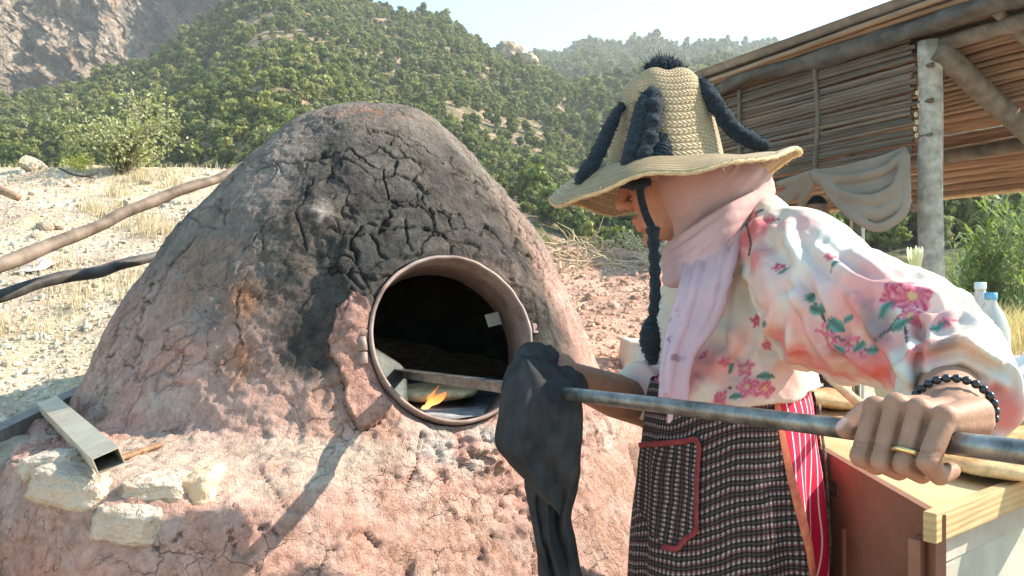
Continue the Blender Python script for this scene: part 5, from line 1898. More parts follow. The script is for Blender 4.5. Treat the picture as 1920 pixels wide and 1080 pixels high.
# square steel tube
M_bright, nt, b = new_mat("zinc_steel")
na = noise_n(nt, 14, 6)
r1 = ramp(nt, na.outputs[0], [(.3, (.42, .36, .28)), (.7, (.62, .56, .46))]); nt.links.new(r1.outputs[0], b.inputs["Base Color"]); b.inputs["Metallic"].default_value = .55; b.inputs["Roughness"].default_value = .5
bumpn(nt, b, [(noise_n(nt, 90, 4).outputs[0], 1)], .2, .001)
tA = P(204, 872, 1.42); tB = P(92, 768, 2.06)
tA[2] = .944; tB[2] = .95
d = unit(tB - tA); sx = unit(np.cross(d, (0, 0, 1))); su = np.cross(sx, d)
rl = .35; sx = sx * math.cos(rl) + su * math.sin(rl); su = unit(np.cross(sx, d))
w1, h1, t1 = .023, .016, .0018
def rect(c, w, h):
    return np.array([c - sx * w - su * h, c + sx * w - su * h, c + sx * w + su * h, c - sx * w + su * h])
Vt = np.concatenate([rect(tA, w1, h1), rect(tB, w1, h1), rect(tA, w1 - t1, h1 - t1), rect(tB, w1 - t1, h1 - t1)])
Fq = []
for k in range(4):
    j = (k + 1) % 4
    Fq += [[k, j, 4 + j, 4 + k], [8 + j, 8 + k, 12 + k, 12 + j], [j, k, 8 + k, 8 + j], [4 + k, 4 + j, 12 + j, 12 + k]]
add("steel_tube", mk("steel_tube", Vt, np.array(Fq), smooth=False), M_bright, label="hollow square steel tube lying on the left ledge of the oven", cat="tube")
# threaded bolt with nut
bA = P(216, 833, 1.55); bB = P(300, 800, 1.70); bA[2] = bB[2] = .918
bolt = empty("bolt", tuple(bA), "rusty threaded bolt with a nut lying beside the steel tube", "bolt")
n = 90
pts = np.array([bA + (bB - bA) * t for t in np.linspace(0, 1, n)])
M_rusty = simple_mat("rusty_iron", (.16, .08, .045), (.34, .21, .13), 60, .8, .5, 200, .001, metal=.3)
add("shank", mk("shank", *tube(pts, .0058, 10, mod=lambda th, k: 1 + .16 * ((k % 3) - 1))), M_rusty, bolt)
d = unit(bB - bA)
add("nut", mk("nut", *tube(np.array([bA - d * .004, bA - d * .004 + d * 1e-4, bA + d * .010, bA + d * .0101]), [.008, .0125, .0125, .008], 6), smooth=False), M_rusty, bolt)

# long channel iron and the dark slot at the left foot of the oven
cA = P(-60, 842, 1.86); cB = P(172, 728, 2.42)
d = unit(cB - cA); sx = unit(np.cross(d, (0, 0, 1))); su = np.cross(sx, d)
g = Geo(); c = (cA + cB) / 2; L2 = (cB - cA) / 2
g.add(*box(c + su * .014, [L2, sx * .020, su * .002])); g.add(*box(c - sx * .0185, [L2, sx * .0018, su * .0155])); g.add(*box(c + sx * .0185, [L2 * .999, sx * .0018, su * .0155]))
V, Q, T = g.arrays()
add("channel_iron", mk("channel_iron", V, Q, smooth=False), simple_mat("grey_iron", (.14, .13, .12), (.26, .24, .22), 30, .6, .3, 90, .001, metal=.4), label="long grey channel iron lying at the left foot of the oven", cat="iron bar")

# two poles leaning on the far side of the dome
def pole(name, ctrl, mat, label):
    c = np.array([list(P(q[0], q[1], q[2])) + [q[3]] for q in ctrl])
    pth = cpath(c, 80)
    pth[:, :3] += np.column_stack([fbm(pth[:, :3] * 5, 2, 381), 0 * pth[:, 0], fbm(pth[:, :3] * 5, 2, 382)]) * .006
    return add(name, mk(name, *tube(pth[:, :3], pth[:, 3], 20, mod=lambda th, k: 1 + .05 * np.sin(2 * th + k * .2) + .04 * math.sin(k * .7))), mat, label=label, cat="pole")


M_wood1 = simple_mat("weathered_pole", (.085, .058, .042), (.20, .15, .115), 16, .6, .5, 60, .003)
M_wood2 = simple_mat("charred_pole", (.025, .022, .020), (.10, .088, .08), 9, .55, .5, 60, .003)
pole("wooden_pole", [(-420, 690, 1.42, .018), (-180, 580, 1.65, .018), (0, 498, 1.88, .0178), (150, 436, 2.15, .0175), (280, 380, 2.45, .017), (370, 348, 2.65, .0168), (420, 332, 2.8, .016), (456, 310, 2.9, .014)], M_wood1, "brown wooden pole, the upper of two leaning on the oven dome at left")
pole("charred_pole", [(-420, 655, 1.6, .019), (-160, 596, 1.9, .019), (0, 556, 2.15, .0185), (110, 520, 2.35, .018), (190, 508, 2.5, .018), (215, 500, 2.55, .017), (305, 478, 2.75, .0165), (340, 468, 2.85, .015)], M_wood2, "thin blackened pole, the lower of two leaning on the oven dome at left")

# ------------------------------------------------------------------ stones
def rock_mesh(name, seed, sub=3):
    import bmesh
    bm = bmesh.new(); bmesh.ops.create_icosphere(bm, subdivisions=sub, radius=1.0)
    me = bpy.data.meshes.new(name); bm.to_mesh(me); bm.free()
    n = len(me.vertices); co = np.empty(n * 3, np.float32); me.vertices.foreach_get("co", co); V = co.reshape(-1, 3).astype(float)
    r = np.random.default_rng(seed)
    for k in range(9):      # chisel flat faces
        d = unit(r.normal(size=3)); h = r.uniform(.55, .9)
        e = np.maximum(V @ d - h, 0); V = V - np.outer(e, d) * .95
    V = V * (1 + .10 * fbm(V * 2.2, 3, seed))[:, None] + np.column_stack([fbm(V * 5, 3, seed + k) for k in range(3)]) * .05
    V = V * np.array([1, r.uniform(.65, .9), r.uniform(.5, .75)])
    me.vertices.foreach_set("co", V.astype(np.float32).ravel())
    me.polygons.foreach_set("use_smooth", np.zeros(len(me.polygons), bool)); me.update()
    return me


def stone_mat(name, stops):
    m, nt, b = new_mat(name)
    oi = node(nt, "ShaderNodeObjectInfo")
    r = ramp(nt, oi.outputs["Random"], stops)
    n = noise_n(nt, 4, 6, .65); v = ramp(nt, n.outputs[0], [(.3, (.72, .7, .68)), (.7, (1.15, 1.13, 1.1))])
    nt.links.new(mixc(nt, 1.0, r.outputs[0], v.outputs[0], 'MULTIPLY'), b.inputs["Base Color"]); b.inputs["Roughness"].default_value = .92
    bumpn(nt, b, [(n.outputs[0], 1), (noise_n(nt, 18, 5).outputs[0], .5)], .6, .1)
    return m


M_stone = stone_mat("limestone", [(0, (.40, .31, .23)), (.5, (.54, .44, .34)), (1, (.62, .54, .44))])
M_stone_red = stone_mat("red_earth_clod", [(0, (.36, .20, .14)), (.5, (.46, .28, .20)), (1, (.54, .38, .30))])
ROCKS = [rock_mesh("rock_%s" % q, 500 + k, 2) for k, q in enumerate("abcde")]
for me in ROCKS:
    me.materials.append(M_stone)
ROCKS_R = []
for me in ROCKS:
    m2 = me.copy(); m2.materials.clear(); m2.materials.append(M_stone_red); ROCKS_R.append(m2)
rr = np.random.default_rng(33)


def put_rock(px, py, wpx, meshes, label, group, name="stone", z=None, D=None, sink=.25, cat="stone"):
    p = ground_hit(px, py) if D is None else P(px, py, D)
    if p is None:
        return
    s = wpx / 2 / F * p[1]
    o = bpy.data.objects.new(name, meshes[int(rr.integers(0, 5))])
    o.location = (p[0], p[1], p[2] + s * (.45 - sink)); o.scale = (s, s * rr.uniform(.8, 1.2), s * rr.uniform(.8, 1.1)); o.rotation_euler = (rr.normal(0, .15), rr.normal(0, .15), rr.uniform(0, 6.28))
    COL.objects.link(o)
    tag(o, label, cat, group)


put_rock(85, 432, 44, ROCKS, "largest pale stone half buried on the dry slope above the upper pole", "loose stones on the slope")
put_rock(60, 318, 60, ROCKS, "big pale boulder on the crest at far left of the bush", None, "boulder", cat="boulder")
for (px, py, w) in [(112, 428, 34), (70, 445, 26), (240, 352, 20), (130, 350, 16), (152, 352, 16), (275, 345, 24), (200, 408, 30), (300, 388, 30), (215, 425, 60), (235, 385, 26), (185, 310, 22), (60, 365, 18), (90, 362, 18), (30, 300, 22), (120, 470, 22), (320, 380, 20), (350, 395, 16), (150, 330, 14)]:
    put_rock(px, py, w, ROCKS, "pale stone lying among others on the dry slope left of the oven", "loose stones on the slope")
for k in range(62):
    px, py = rr.uniform(-20, 420), rr.uniform(318, 700)
    if px > 470 - (py - 300) * .75:
        continue
    put_rock(px, py, rr.uniform(8, 17), ROCKS, "small pale stone scattered on the dry ground left of the oven", "small stones left of the oven")
for (px, py, w) in [(1108, 560, 30), (1150, 490, 26), (1075, 480, 20), (1200, 500, 22), (1120, 610, 18), (1215, 520, 20), (1090, 520, 16), (1170, 530, 16), (1130, 470, 22), (1180, 468, 18), (1060, 468, 16), (1225, 470, 20), (1100, 640, 18), (1140, 575, 14), (1190, 560, 18)]:
    put_rock(px, py, w, ROCKS_R, "reddish clod on the earth bank between the oven and the woman", "clods on the red earth bank")
# pale blocks built into the left ledge
blk = [(150, 905, 1.50, 150, 60, "large whitewashed stone block set in the left corner of the oven ledge"), (255, 968, 1.42, 120, 62, "rounded pale block below the whitewashed corner block"), (385, 905, 1.47, 60, 60, "orange tinted stone set in the ledge under the steel tube"), (110, 862, 1.62, 110, 40, "rough pale stone behind the whitewashed corner block"), (300, 905, 1.46, 110, 40, "flat pale stone set in the front edge of the ledge")]
M_blk = [simple_mat("whitewashed_stone", (.46, .35, .275), (.56, .455, .365), 9, .95, 1.0, 30, .03), simple_mat("orange_stone", (.50, .34, .22), (.62, .46, .32), 14, .95, .8, 40, .012)]
DV = np.empty(len(DOME.vertices) * 3, np.float32); DOME.vertices.foreach_get("co", DV); DV = DV.reshape(-1, 3) + WLOC[DOME_O.name]
dpx, dpy = proj(DV)
for k, (px, py, D, w, h, lb) in enumerate(blk):
    nr_ = (np.hypot(dpx - px, dpy - py) < 14)
    D = float(DV[nr_, 1].min()) if nr_.any() else D
    V, fc = ellipsoid((0, 0, 0), np.eye(3), 60, 40)
    V = np.sign(V) * np.abs(V) ** .45
    V = V * (1 + .16 * fbm(V * 1.7 + k * 9, 3, 520) + .08 * fbm(V * 5 + k * 9, 4, 521))[:, None]
    s = D / F / 2
    a = rr.uniform(-.3, .3)
    Rm = np.array(Matrix.Rotation(a, 3, 'Z') @ Matrix.Rotation(rr.normal(0, .1), 3, 'Y'))
    V = (V * np.array([w * s * 1.1, .055, h * s * 1.2])) @ Rm.T + P(px, py + 7, D + .036)
    add("ledge_stone", mk("ledge_stone", V, fc), M_blk[1 if k == 2 else 0], label=lb, cat="stone", group="stones of the oven ledge")

# gravel, one uncountable mass
npb = 5200
gg = Geo()
base, Ff = ellipsoid((0, 0, 0), np.eye(3), 6, 4)
pv = []
for k in range(npb):
    if k % 4 == 0:
        px, py = rr.uniform(1030, 1260), 465 + 250 * rr.uniform(0, 1) ** 1.3
    else:
        px, py = rr.uniform(-40, 470), 315 + 480 * rr.uniform(0, 1)
    pv.append((px, py))
pv = np.array(pv)
D = np.linspace(1.9, 9, 400)
X = (pv[:, :1] - 960) / F * D[None]; Z = CAMZ - (pv[:, 1:] - 540) / F * D[None]
G = ground_z(X, np.broadcast_to(D[None], X.shape))
hit = Z <= G
k = np.argmax(hit, 1); ok = hit.any(1) & (k > 0)
idx = np.nonzero(ok)[0]
pos = np.column_stack([X[idx, k[idx]], D[k[idx]], G[idx, k[idx]]])
sz = rr.uniform(.003, .010, len(pos)) * (1 + (rr.uniform(0, 1, len(pos)) > .9) * .9) * (.5 + pos[:, 1] / 6)
nb_ = len(base)
Vg = (base[None] * sz[:, None, None] * rr.uniform(.6, 1.3, (len(pos), 1, 3)) * (1 + rr.normal(0, .15, (len(pos), nb_, 1))) + pos[:, None, :]).reshape(-1, 3)
offs_ = (np.arange(len(pos)) * nb_)[:, None, None]
Q_ = (Ff[0][None] + offs_).reshape(-1, 4); T_ = (Ff[1][None] + offs_).reshape(-1, 3)
tcol = rr.uniform(0, 1, len(pos))[:, None]
cg = np.array([.40, .30, .21]) * (1 - tcol) + np.array([.64, .55, .44]) * tcol
redm = (pos[:, 0] > -.4)[:, None]
cg = np.where(redm, cg * np.array([.95, .72, .66]), cg)
add("gravel", mk("gravel", Vg, [Q_, T_], {"col": np.repeat(cg, nb_, 0)}, smooth=False), attr_mat("gravel", vary=.2, strength=0), label="pale gravel strewn over the ground around the oven", cat="gravel", kind="stuff", recenter=False)

# ------------------------------------------------------------------ dry grass, brush, bush
def grass(name, spots, h, label, cols, lean=.5, wd=.004):
    """spots: N x 3 root points with height factor"""
    n = len(spots)
    r_ = np.random.default_rng(n)
    a = r_.uniform(0, 6.28, n); L = h * r_.uniform(.4, 1.2, n) * spots[:, 3]
    tip = np.column_stack([np.cos(a) * lean * L * r_.uniform(.2, 1.2, n), np.sin(a) * lean * L * r_.uniform(.2, 1.2, n), L])
    mid = tip * np.array([.35, .35, .6])
    sd_ = np.column_stack([-np.sin(a + 1), np.cos(a + 1), 0 * a]) * wd * (1 + spots[:, 1:2] / 6)
    b0 = spots[:, :3]
    V = np.stack([b0 - sd_, b0 + sd_, b0 + mid + sd_ * .8, b0 + mid - sd_ * .8, b0 + tip], 1).reshape(-1, 3)
    i = np.arange(n)[:, None] * 5
    Q = i + np.array([[0, 1, 2, 3]]); T = i + np.array([[3, 2, 4]])
    t = r_.uniform(0, 1, n)[:, None]
    c = np.array(cols[0]) * (1 - t) + np.array(cols[1]) * t
    return add(name, mk(name, V, [Q, T], {"col": np.repeat(c, 5, 0)}, smooth=False), M_grass, label=label, cat="grass", kind="stuff", recenter=False)


M_grass, nt, b = new_mat("dry_grass")
at = node(nt, "ShaderNodeAttribute", attribute_name="col"); nt.links.new(at.outputs["Color"], b.inputs["Base Color"])
tr = node(nt, "ShaderNodeBsdfTranslucent"); nt.links.new(at.outputs["Color"], tr.inputs[0]); mx = node(nt, "ShaderNodeMixShader"); mx.inputs[0].default_value = .3
nt.links.new(b.outputs[0], mx.inputs[1]); nt.links.new(tr.outputs[0], mx.inputs[2]); nt.links.new(mx.outputs[0], nt.nodes["Material Output"].inputs[0])


def tufts(centres, per, spread, hf=1.0):
    out = []
    for (x, y) in centres:
        q = rr.normal(0, spread, (per, 2)) + [x, y]
        z = ground_z(q[:, 0], q[:, 1]) - .005
        out.append(np.column_stack([q, z, np.full(per, hf * rr.uniform(.6, 1.3))]))
    return np.concatenate(out)


cents = []
for k in range(170):       # along the crest
    px = rr.uniform(-60, 500); D = rr.uniform(6.0, 7.2)
    cents.append(((px - 960) / F * D, D))
S1 = tufts(cents, 5, .08, .5)
cents = []
for (px, py) in [(285, 430), (300, 445), (270, 425), (320, 440), (175, 395), (190, 405), (215, 370), (330, 350), (280, 330), (250, 345), (60, 500), (130, 300), (100, 540), (150, 560), (330, 560), (60, 620), (250, 530), (290, 560)]:
    p = ground_hit(px, py)
    if p is not None:
        for j in range(3):
            cents.append((p[0] + rr.normal(0, .06), p[1] + rr.normal(0, .06)))
S2 = tufts(cents, 40, .045, .8)
cents = [((rr.uniform(-60, 460) - 960) / F * d_, d_) for d_ in rr.uniform(2.9, 6.5, 90)]
S3 = tufts(cents, 7, .05, .3)
grass("dry_grass", np.concatenate([S1, S2, S3]), .13, "dry yellow grass on the slope left of the oven", [(.48, .385, .23), (.62, .52, .36)], wd=.0012)
cents = [((rr.uniform(1560, 2200) - 960) / F * d_, d_) for d_ in rr.uniform(12, 19, 160)]
S4 = tufts(cents, 40, .35, 1.0)
grass("dry_grass", S4, .55, "dry yellow grass on the flat ground beyond the water bottle at right", [(.50, .40, .16), (.62, .52, .26)], wd=.004)

# twigs of brush on the red bank crest
ntw = 210
g = Geo()
for k in range(ntw):
    px = rr.uniform(985, 1262); D = rr.uniform(4.5, 5.4)
    x = (px - 960) / F * D; z = float(ground_z(np.array([x]), np.array([D]))[0])
    a = rr.uniform(0, 6.28); L = rr.uniform(.06, .24); el = rr.normal(.25, .35)
    p0 = np.array([x, D, z + rr.uniform(0, .05)])
    dv = np.array([math.cos(a) * math.cos(el), math.sin(a) * math.cos(el), math.sin(el)]) * L
    g.add(*tube(np.array([p0, p0 + dv * .5 + rr.normal(0, .015, 3), p0 + dv]), [.005, .004, .0015], 4, caps=False))
V, Q, T = g.arrays()
add("brush", mk("brush", V, [Q] if not len(T) else [Q, T]), simple_mat("dry_twigs", (.34, .25, .15), (.56, .45, .30), 3, .9, 0), label="tangle of dry twigs along the crest of the red earth bank", cat="twigs", kind="stuff", recenter=False)

# bush on the left crest
bb = P(228, 322, 6.7); bb[2] = float(ground_z(np.array([bb[0]]), np.array([bb[1]]))[0])
bush = empty("bush", tuple(bb), "pale green leafy bush on the dry crest left of the oven", "bush")
r_ = np.random.default_rng(77)
g = Geo(); lc_, ln_ = [], []
for k in range(46):
    a = r_.uniform(0, 6.28); sp_ = r_.uniform(.05, .56) ; hgt = r_.uniform(.26, .88) * (1 - .45 * (sp_ / .56) ** 2)
    tip = np.array([math.cos(a) * sp_ + .02, math.sin(a) * sp_, hgt])
    pth = cpath(np.array([[0, 0, -.02], tip * np.array([.35, .35, .5]) + r_.normal(0, .02, 3), tip]), 14) + bb
    g.add(*tube(pth, np.linspace(.008, .0018, 14), 5))
    for j in range(74):
        t = r_.uniform(.35, 1.03)
        c = pth[min(13, int(t * 13))] + r_.normal(0, .045, 3)
        lc_.append(c); ln_.append(unit(r_.normal(size=3) + [0, 0, .7]))
V, Q, T = g.arrays()
add("stems", mk("stems", V, [Q, T]), M_bark, bush)
V, Fq = leaf_quads(np.array(lc_), np.array(ln_), .0165, r_, .55)
M_bush = leaf_material("bush_leaves", (.36, .36, .21), (.36, .36, .21), (.36, .36, .21), .25, 8)
add("crown", mk("crown", V, Fq, smooth=False), M_bush, bush)
# small yellow-green weeds beside it
V, Fq = leaf_quads(np.array([P(146 + rr.normal(0, 16), 308 + rr.normal(0, 9), 6.8 + rr.normal(0, .08)) for k in range(500)]), rr.normal(size=(500, 3)) + [0, 0, 1], .014, r_, .4)
add("weeds", mk("weeds", V, Fq, smooth=False), leaf_material("weed_leaves", (.42, .40, .10), (.42, .40, .10), (.42, .40, .10), .3, 8), label="small yellow-green weeds growing left of the pale bush", cat="weeds", kind="stuff")
# hose arc, log end, rag
pth = cpath(np.array([P(112, 316, 6.3), P(140, 328, 6.25), P(165, 330, 6.25), P(186, 322, 6.3)]), 24)
add("hose", mk("hose", *tube(pth, .0085, 8)), simple_mat("black_rubber", (.03, .03, .03), (.06, .055, .05), 10, .6, 0), label="thin dark hose curving out of the ground left of the bush", cat="hose")
pth = cpath(np.array([P(-40, 346, 4.9), P(8, 360, 4.85), P(34, 370, 4.8)]), 16)
add("log", mk("log", *tube(pth, np.linspace(.032, .022, 16), 12, mod=lambda th, k: 1 + .12 * np.sin(3 * th + k * .4))), simple_mat("brown_log", (.16, .09, .06), (.32, .21, .14), 12, .9, .6, 40, .005), label="short broken log at the far left edge of the slope", cat="log")
p0 = ground_hit(70, 510)
u = np.linspace(0, 1, 26); U_, W_ = np.meshgrid(u, u)
Vr = np.column_stack([p0[0] + (U_.ravel() - .5) * .15, p0[1] + (W_.ravel() - .5) * .16, 0 * U_.ravel()])
Vr[:, 2] = ground_z(Vr[:, 0], Vr[:, 1]) + .015 + .03 * (1 + fbm(Vr * 18, 3, 391)) * np.exp(-((U_.ravel() - .5) ** 2 + (W_.ravel() - .5) ** 2) * 7)
o = add("rag", mk("rag", Vr, grid_faces(26, 26)), simple_mat("pink_rag", (.60, .42, .38), (.74, .60, .54), 14, .9, .4, 80, .003), label="faded pink rag lying on the slope between the two poles", cat="rag")
sd = o.modifiers.new("thick", 'SOLIDIFY'); sd.thickness = .003
# white tub sunk in the bank
p0 = ground_hit(1192, 690); p0 = p0 + np.array([.01, -.03, .042])
ex, ez = unit([.95, .15, -.10]), unit([.12, -.05, 1])
add("plastic_crate", bev_box("plastic_crate", p0 + np.array([.0, .04, -.005]), [ex * .062, np.cross(ez, ex) * .05, ez * .062], .008), simple_mat("dusty_plastic", (.40, .36, .30), (.52, .48, .41), 10, .6, .2), label="dusty beige plastic crate sunk in the shaded bank behind the hanging braid", cat="crate")


# ------------------------------------------------------------------ cane shelter at right
SD = np.array([-.454, .891, 0.0]); SP = np.array([.891, .454, 0.0])     # along the shed, across it
S0 = np.array([2.165, 4.2, 0.0])


KS = 1.3


def sh(t, s, z):
    return S0 * KS + (SD * t + SP * s) * KS + np.array([0, 0, CAMZ + (z - CAMZ) * KS])


shed = empty("cane_shelter", tuple(S0 * KS + [0, 0, .1]), "open shelter with cane-clad side and cane roof on a wooden post at right", "shelter")


def cane_mat(name, c1, c2, tr_):
    m, nt, b = new_mat(name)
    oi = node(nt, "ShaderNodeObjectInfo")
    r = ramp(nt, oi.outputs["Random"], [(0, c1), (1, c2)])
    tc = node(nt, "ShaderNodeTexCoord"); mp = node(nt, "ShaderNodeMapping"); nt.links.new(tc.outputs["Object"], mp.inputs[0]); mp.inputs["Scale"].default_value = (9, 60, 60)
    n = noise_n(nt, 1.0, 5, .6, vec=mp.outputs[0]); v = ramp(nt, n.outputs[0], [(.3, (.6, .58, .55)), (.7, (1.3, 1.28, 1.25))])
    c = mixc(nt, 1.0, r.outputs[0], v.outputs[0], 'MULTIPLY')
    nt.links.new(c, b.inputs["Base Color"]); b.inputs["Roughness"].default_value = .6
    bumpn(nt, b, [(n.outputs[0], 1)], .4, .003)
    if tr_:
        t = node(nt, "ShaderNodeBsdfTranslucent"); nt.links.new(mixc(nt, 1.0, c, (1.15, .85, .62), 'MULTIPLY'), t.inputs[0])
        mx = node(nt, "ShaderNodeMixShader"); mx.inputs[0].default_value = tr_
        nt.links.new(b.outputs[0], mx.inputs[1]); nt.links.new(t.outputs[0], mx.inputs[2]); nt.links.new(mx.outputs[0], nt.nodes["Material Output"].inputs[0])
    return m


M_cane = cane_mat("old_cane", (.075, .060, .048), (.16, .125, .098), 0)
M_cane2 = cane_mat("roof_cane", (.24, .165, .115), (.38, .28, .20), .32)


def cane_mesh(name, mat):
    n = 46; x = np.linspace(-.5, .5, n)
    k = np.arange(n)
    rad_ = 1 + .16 * (k % 9 == 4)
    V, fc = tube(np.column_stack([x, .4 * .01 * np.sin(x * 7), .006 * np.sin(x * 5 + 1)]), .012 * rad_, 8, up=(0, 0, 1))
    me = mk(name, V, fc); me.materials.append(mat)
    return me


CANE, CANE2 = cane_mesh("cane", M_cane), cane_mesh("roof_cane", M_cane2)
r_ = np.random.default_rng(91)


def put_cane(a, b_, me, th=1.0, name="cane"):
    d = b_ - a; L = np.linalg.norm(d)
    o = bpy.data.objects.new(name, me); COL.objects.link(o); o.parent = shed
    q = Vector(d).to_track_quat('X', 'Z')
    o.rotation_mode = 'QUATERNION'; o.rotation_quaternion = q @ Quaternion((1, 0, 0), r_.uniform(0, 6.28))
    o.location = Vector((a + b_) / 2 - WLOC[shed.name]); o.scale = (L, th * KS, th * KS)


nz_ = 27
for k in range(nz_):
    z = 1.975 + (2.575 - 1.975) * k / (nz_ - 1)
    j = r_.normal(0, .004, 4)
    t0 = .075 + r_.normal(0, .012) - (.10 if k % 8 == 3 else 0)
    put_cane(sh(t0, .0 + j[0], z + j[1]), sh(2.45 + r_.normal(0, .08), .0 + j[2], z + j[3]), CANE, r_.uniform(.80, 1.15))
for k in range(44):
    s = -.10 + 1.68 * k / 43
    z = 2.645 - .46 * s
    j = r_.normal(0, .004, 2)
    put_cane(sh(-.55 + r_.normal(0, .05), s, z + j[0]), sh(2.55 + r_.normal(0, .08), s, z + j[1]), CANE2, r_.uniform(1.3, 1.75), "roof_cane")
M_post = simple_mat("weathered_post", (.20, .19, .165), (.38, .36, .31), 14, .85, .6, 45, .006)
M_beam = simple_mat("smoky_beam", (.085, .072, .060), (.17, .145, .12), 9, .85, .5, 40, .005)


def beam(name, a, b_, r0, r1, mat, n=14, seed=0, flat=1.0):
    pth = cpath(np.array([a, (np.asarray(a) + b_) / 2 + r_.normal(0, .012, 3), b_]), 30)
    return add(name, mk(name, *tube(pth, np.linspace(r0 * KS, r1 * KS, 30), n, flat=flat, mod=lambda th, k: 1 + .07 * np.sin(2 * th + seed) + .05 * np.sin(k * .6 + 3 * th))), mat, shed)


beam("post", sh(.02, .055, -.05), sh(.02, .055, 2.55), .066, .058, M_post, 20, 1)
beam("post", sh(2.3, .055, -.05), sh(2.3, .055, 2.55), .055, .050, M_post, 16, 2)
beam("post", sh(.1, 1.45, -.05), sh(.1, 1.45, 1.93), .05, .05, M_post, 16, 3)
beam("post", sh(2.3, 1.45, -.05), sh(2.3, 1.45, 1.93), .05, .05, M_post, 16, 4)
for t in (.72, 1.36):
    p = sh(t, -.022, 1.96); q = sh(t, -.022, 2.58)
    beam("batten", p, q, .016, .014, M_beam, 10)
beam("rafter", sh(-.03, .04, 2.50), sh(-.03, 1.6, 1.78), .062, .052, M_beam, 16, 5)
beam("rafter", sh(1.2, .04, 2.55), sh(1.2, 1.55, 1.84), .04, .035, M_beam, 14, 6)
beam("rafter", sh(-.35, .02, 2.60), sh(-.30, 1.2, 2.04), .030, .026, M_beam, 12, 6)
beam("purlin", sh(-.5, 1.0, 2.10), sh(2.5, 1.0, 2.10), .042, .038, M_beam, 14, 7)
beam("purlin", sh(-.5, .10, 2.53), sh(2.5, .10, 2.53), .045, .04, M_beam, 14, 8)
beam("eave_pole", sh(-.5, 1.55, 1.89), sh(2.5, 1.55, 1.89), .020, .018, simple_mat("pale_cane", (.42, .27, .16), (.58, .42, .27), 20, .7, .3), 10, 9)
# rolled sheet along the top of the cane side, sagging
pth = cpath(np.array([sh(-.6, -.02, 2.62), sh(.2, -.03, 2.615), sh(.9, -.035, 2.62), sh(1.25, -.04, 2.65), sh(1.6, -.03, 2.625), sh(2.55, -.02, 2.62)]), 60)
add("tarp_roll", mk("tarp_roll", *tube(pth, .052 * KS, 20, mod=lambda th, k: 1 + .14 * np.sin(2 * th + k * .25) + .10 * np.sin(5 * th + k * .5) + .06 * math.sin(k * .9))), simple_mat("grey_tarp", (.055, .052, .048), (.11, .10, .09), 8, .8, .5, 60, .004), shed)
# corrugated sheet over the upper roof
nu, nv = 120, 10
U_, W_ = np.meshgrid(np.linspace(-.62, 2.6, nv), np.linspace(-.14, .78, nu))
s_ = W_.ravel(); t_ = U_.ravel()
Vr = S0 * KS + (np.outer(t_, SD) + np.outer(s_, SP)) * KS
Vr[:, 2] = CAMZ + (2.69 - .46 * s_ + .009 * np.sin(s_ * 2 * math.pi / .076) - CAMZ) * KS
o = add("corrugated_sheet", mk("corrugated_sheet", Vr, grid_faces(nv, nu)), simple_mat("grey_sheet", (.16, .15, .14), (.28, .26, .23), 5, .6, .2, metal=.3), shed)
sd = o.modifiers.new("thick", 'SOLIDIFY'); sd.thickness = .002
# cut cane ends tied at the post
for k, (dz, ds) in enumerate(((2.05, 0), (2.085, -.012), (2.12, .004), (2.16, -.006), (2.21, .022), (2.275, .006))):
    ang = np.linspace(0, 2 * math.pi, 14, endpoint=False)
    c = sh(.035, -.03 + ds, dz)
    pts = c + np.outer(np.cos(ang) * .012, SP) + np.outer(np.sin(ang) * .012, [0, 0, 1])
    add("cane_end", mk("cane_end", *tube(np.vstack([pts, pts[:1]]), .0045, 8, caps=False)), simple_mat("cut_cane", (.50, .42, .30), (.62, .54, .40), 20, .8, 0), shed)

# ragged cloth hung from the cane side, gathered in a knot at its middle
g = Geo()


def swag(pts, r0, flat=.6):
    c = np.array([list(P(q[0], q[1], q[2] * KS)) for q in pts]); pth = cpath(c, 40)
    rr_ = r0 * KS * (.55 + .45 * np.sin(np.linspace(.25, 2.9, 40)))
    g.add(*tube(pth, rr_, 14, flat=flat, up=(0, 1, 0)))


top = np.array([(1700, 280, 4.23), (1656, 300, 4.25), (1604, 314, 4.30), (1560, 322, 4.36), (1528, 324, 4.42)])
bot = np.array([(1700, 296, 4.20), (1686, 404, 4.18), (1648, 424, 4.20), (1598, 402, 4.27), (1545, 350, 4.38)])
for k in range(13):
    f_ = k / 12
    q = top * (1 - f_) + bot * f_
    q[:, 2] += .018 * math.sin(k * 2.4) + .010 * math.sin(k * 5.1)
    q[:, 1] += 3 * math.sin(k * 1.7)
    swag(q, .031 + .005 * math.sin(k * 2.0), .45)
swag([(1530, 326, 4.42), (1508, 350, 4.48), (1480, 372, 4.54), (1466, 392, 4.56)], .030)
swag([(1528, 330, 4.42), (1520, 352, 4.45), (1506, 372, 4.5), (1498, 392, 4.54)], .024)
swag([(1530, 322, 4.42), (1490, 338, 4.5), (1456, 346, 4.55)], .028)
swag([(1530, 324, 4.42), (1496, 350, 4.5), (1460, 368, 4.56)], .028)
swag([(1524, 318, 4.41), (1532, 332, 4.40), (1540, 342, 4.40)], .030, 1.0)
V, Q, T = remesh(g, .009, 2, .5)
o = add("hanging_cloth", mk("hanging_cloth", V, [Q, T]), simple_mat("dusty_cloth", (.175, .145, .118), (.235, .198, .165), 3, .95, .4, 200, .002), label="dusty beige cloth draped and knotted along the cane side of the shelter", cat="cloth")

# slim poles standing inside
def stick(name, px, py, D, r, mat, label, cat="pole", lean=0):
    p = P(px, py, D); b0 = p.copy(); b0[2] = float(ground_z(np.array([p[0]]), np.array([p[1]]))[0]) - .02; b0[0] += lean
    return add(name, mk(name, *tube(np.linspace(b0, p, 16), r, 12)), mat, label=label, cat=cat)


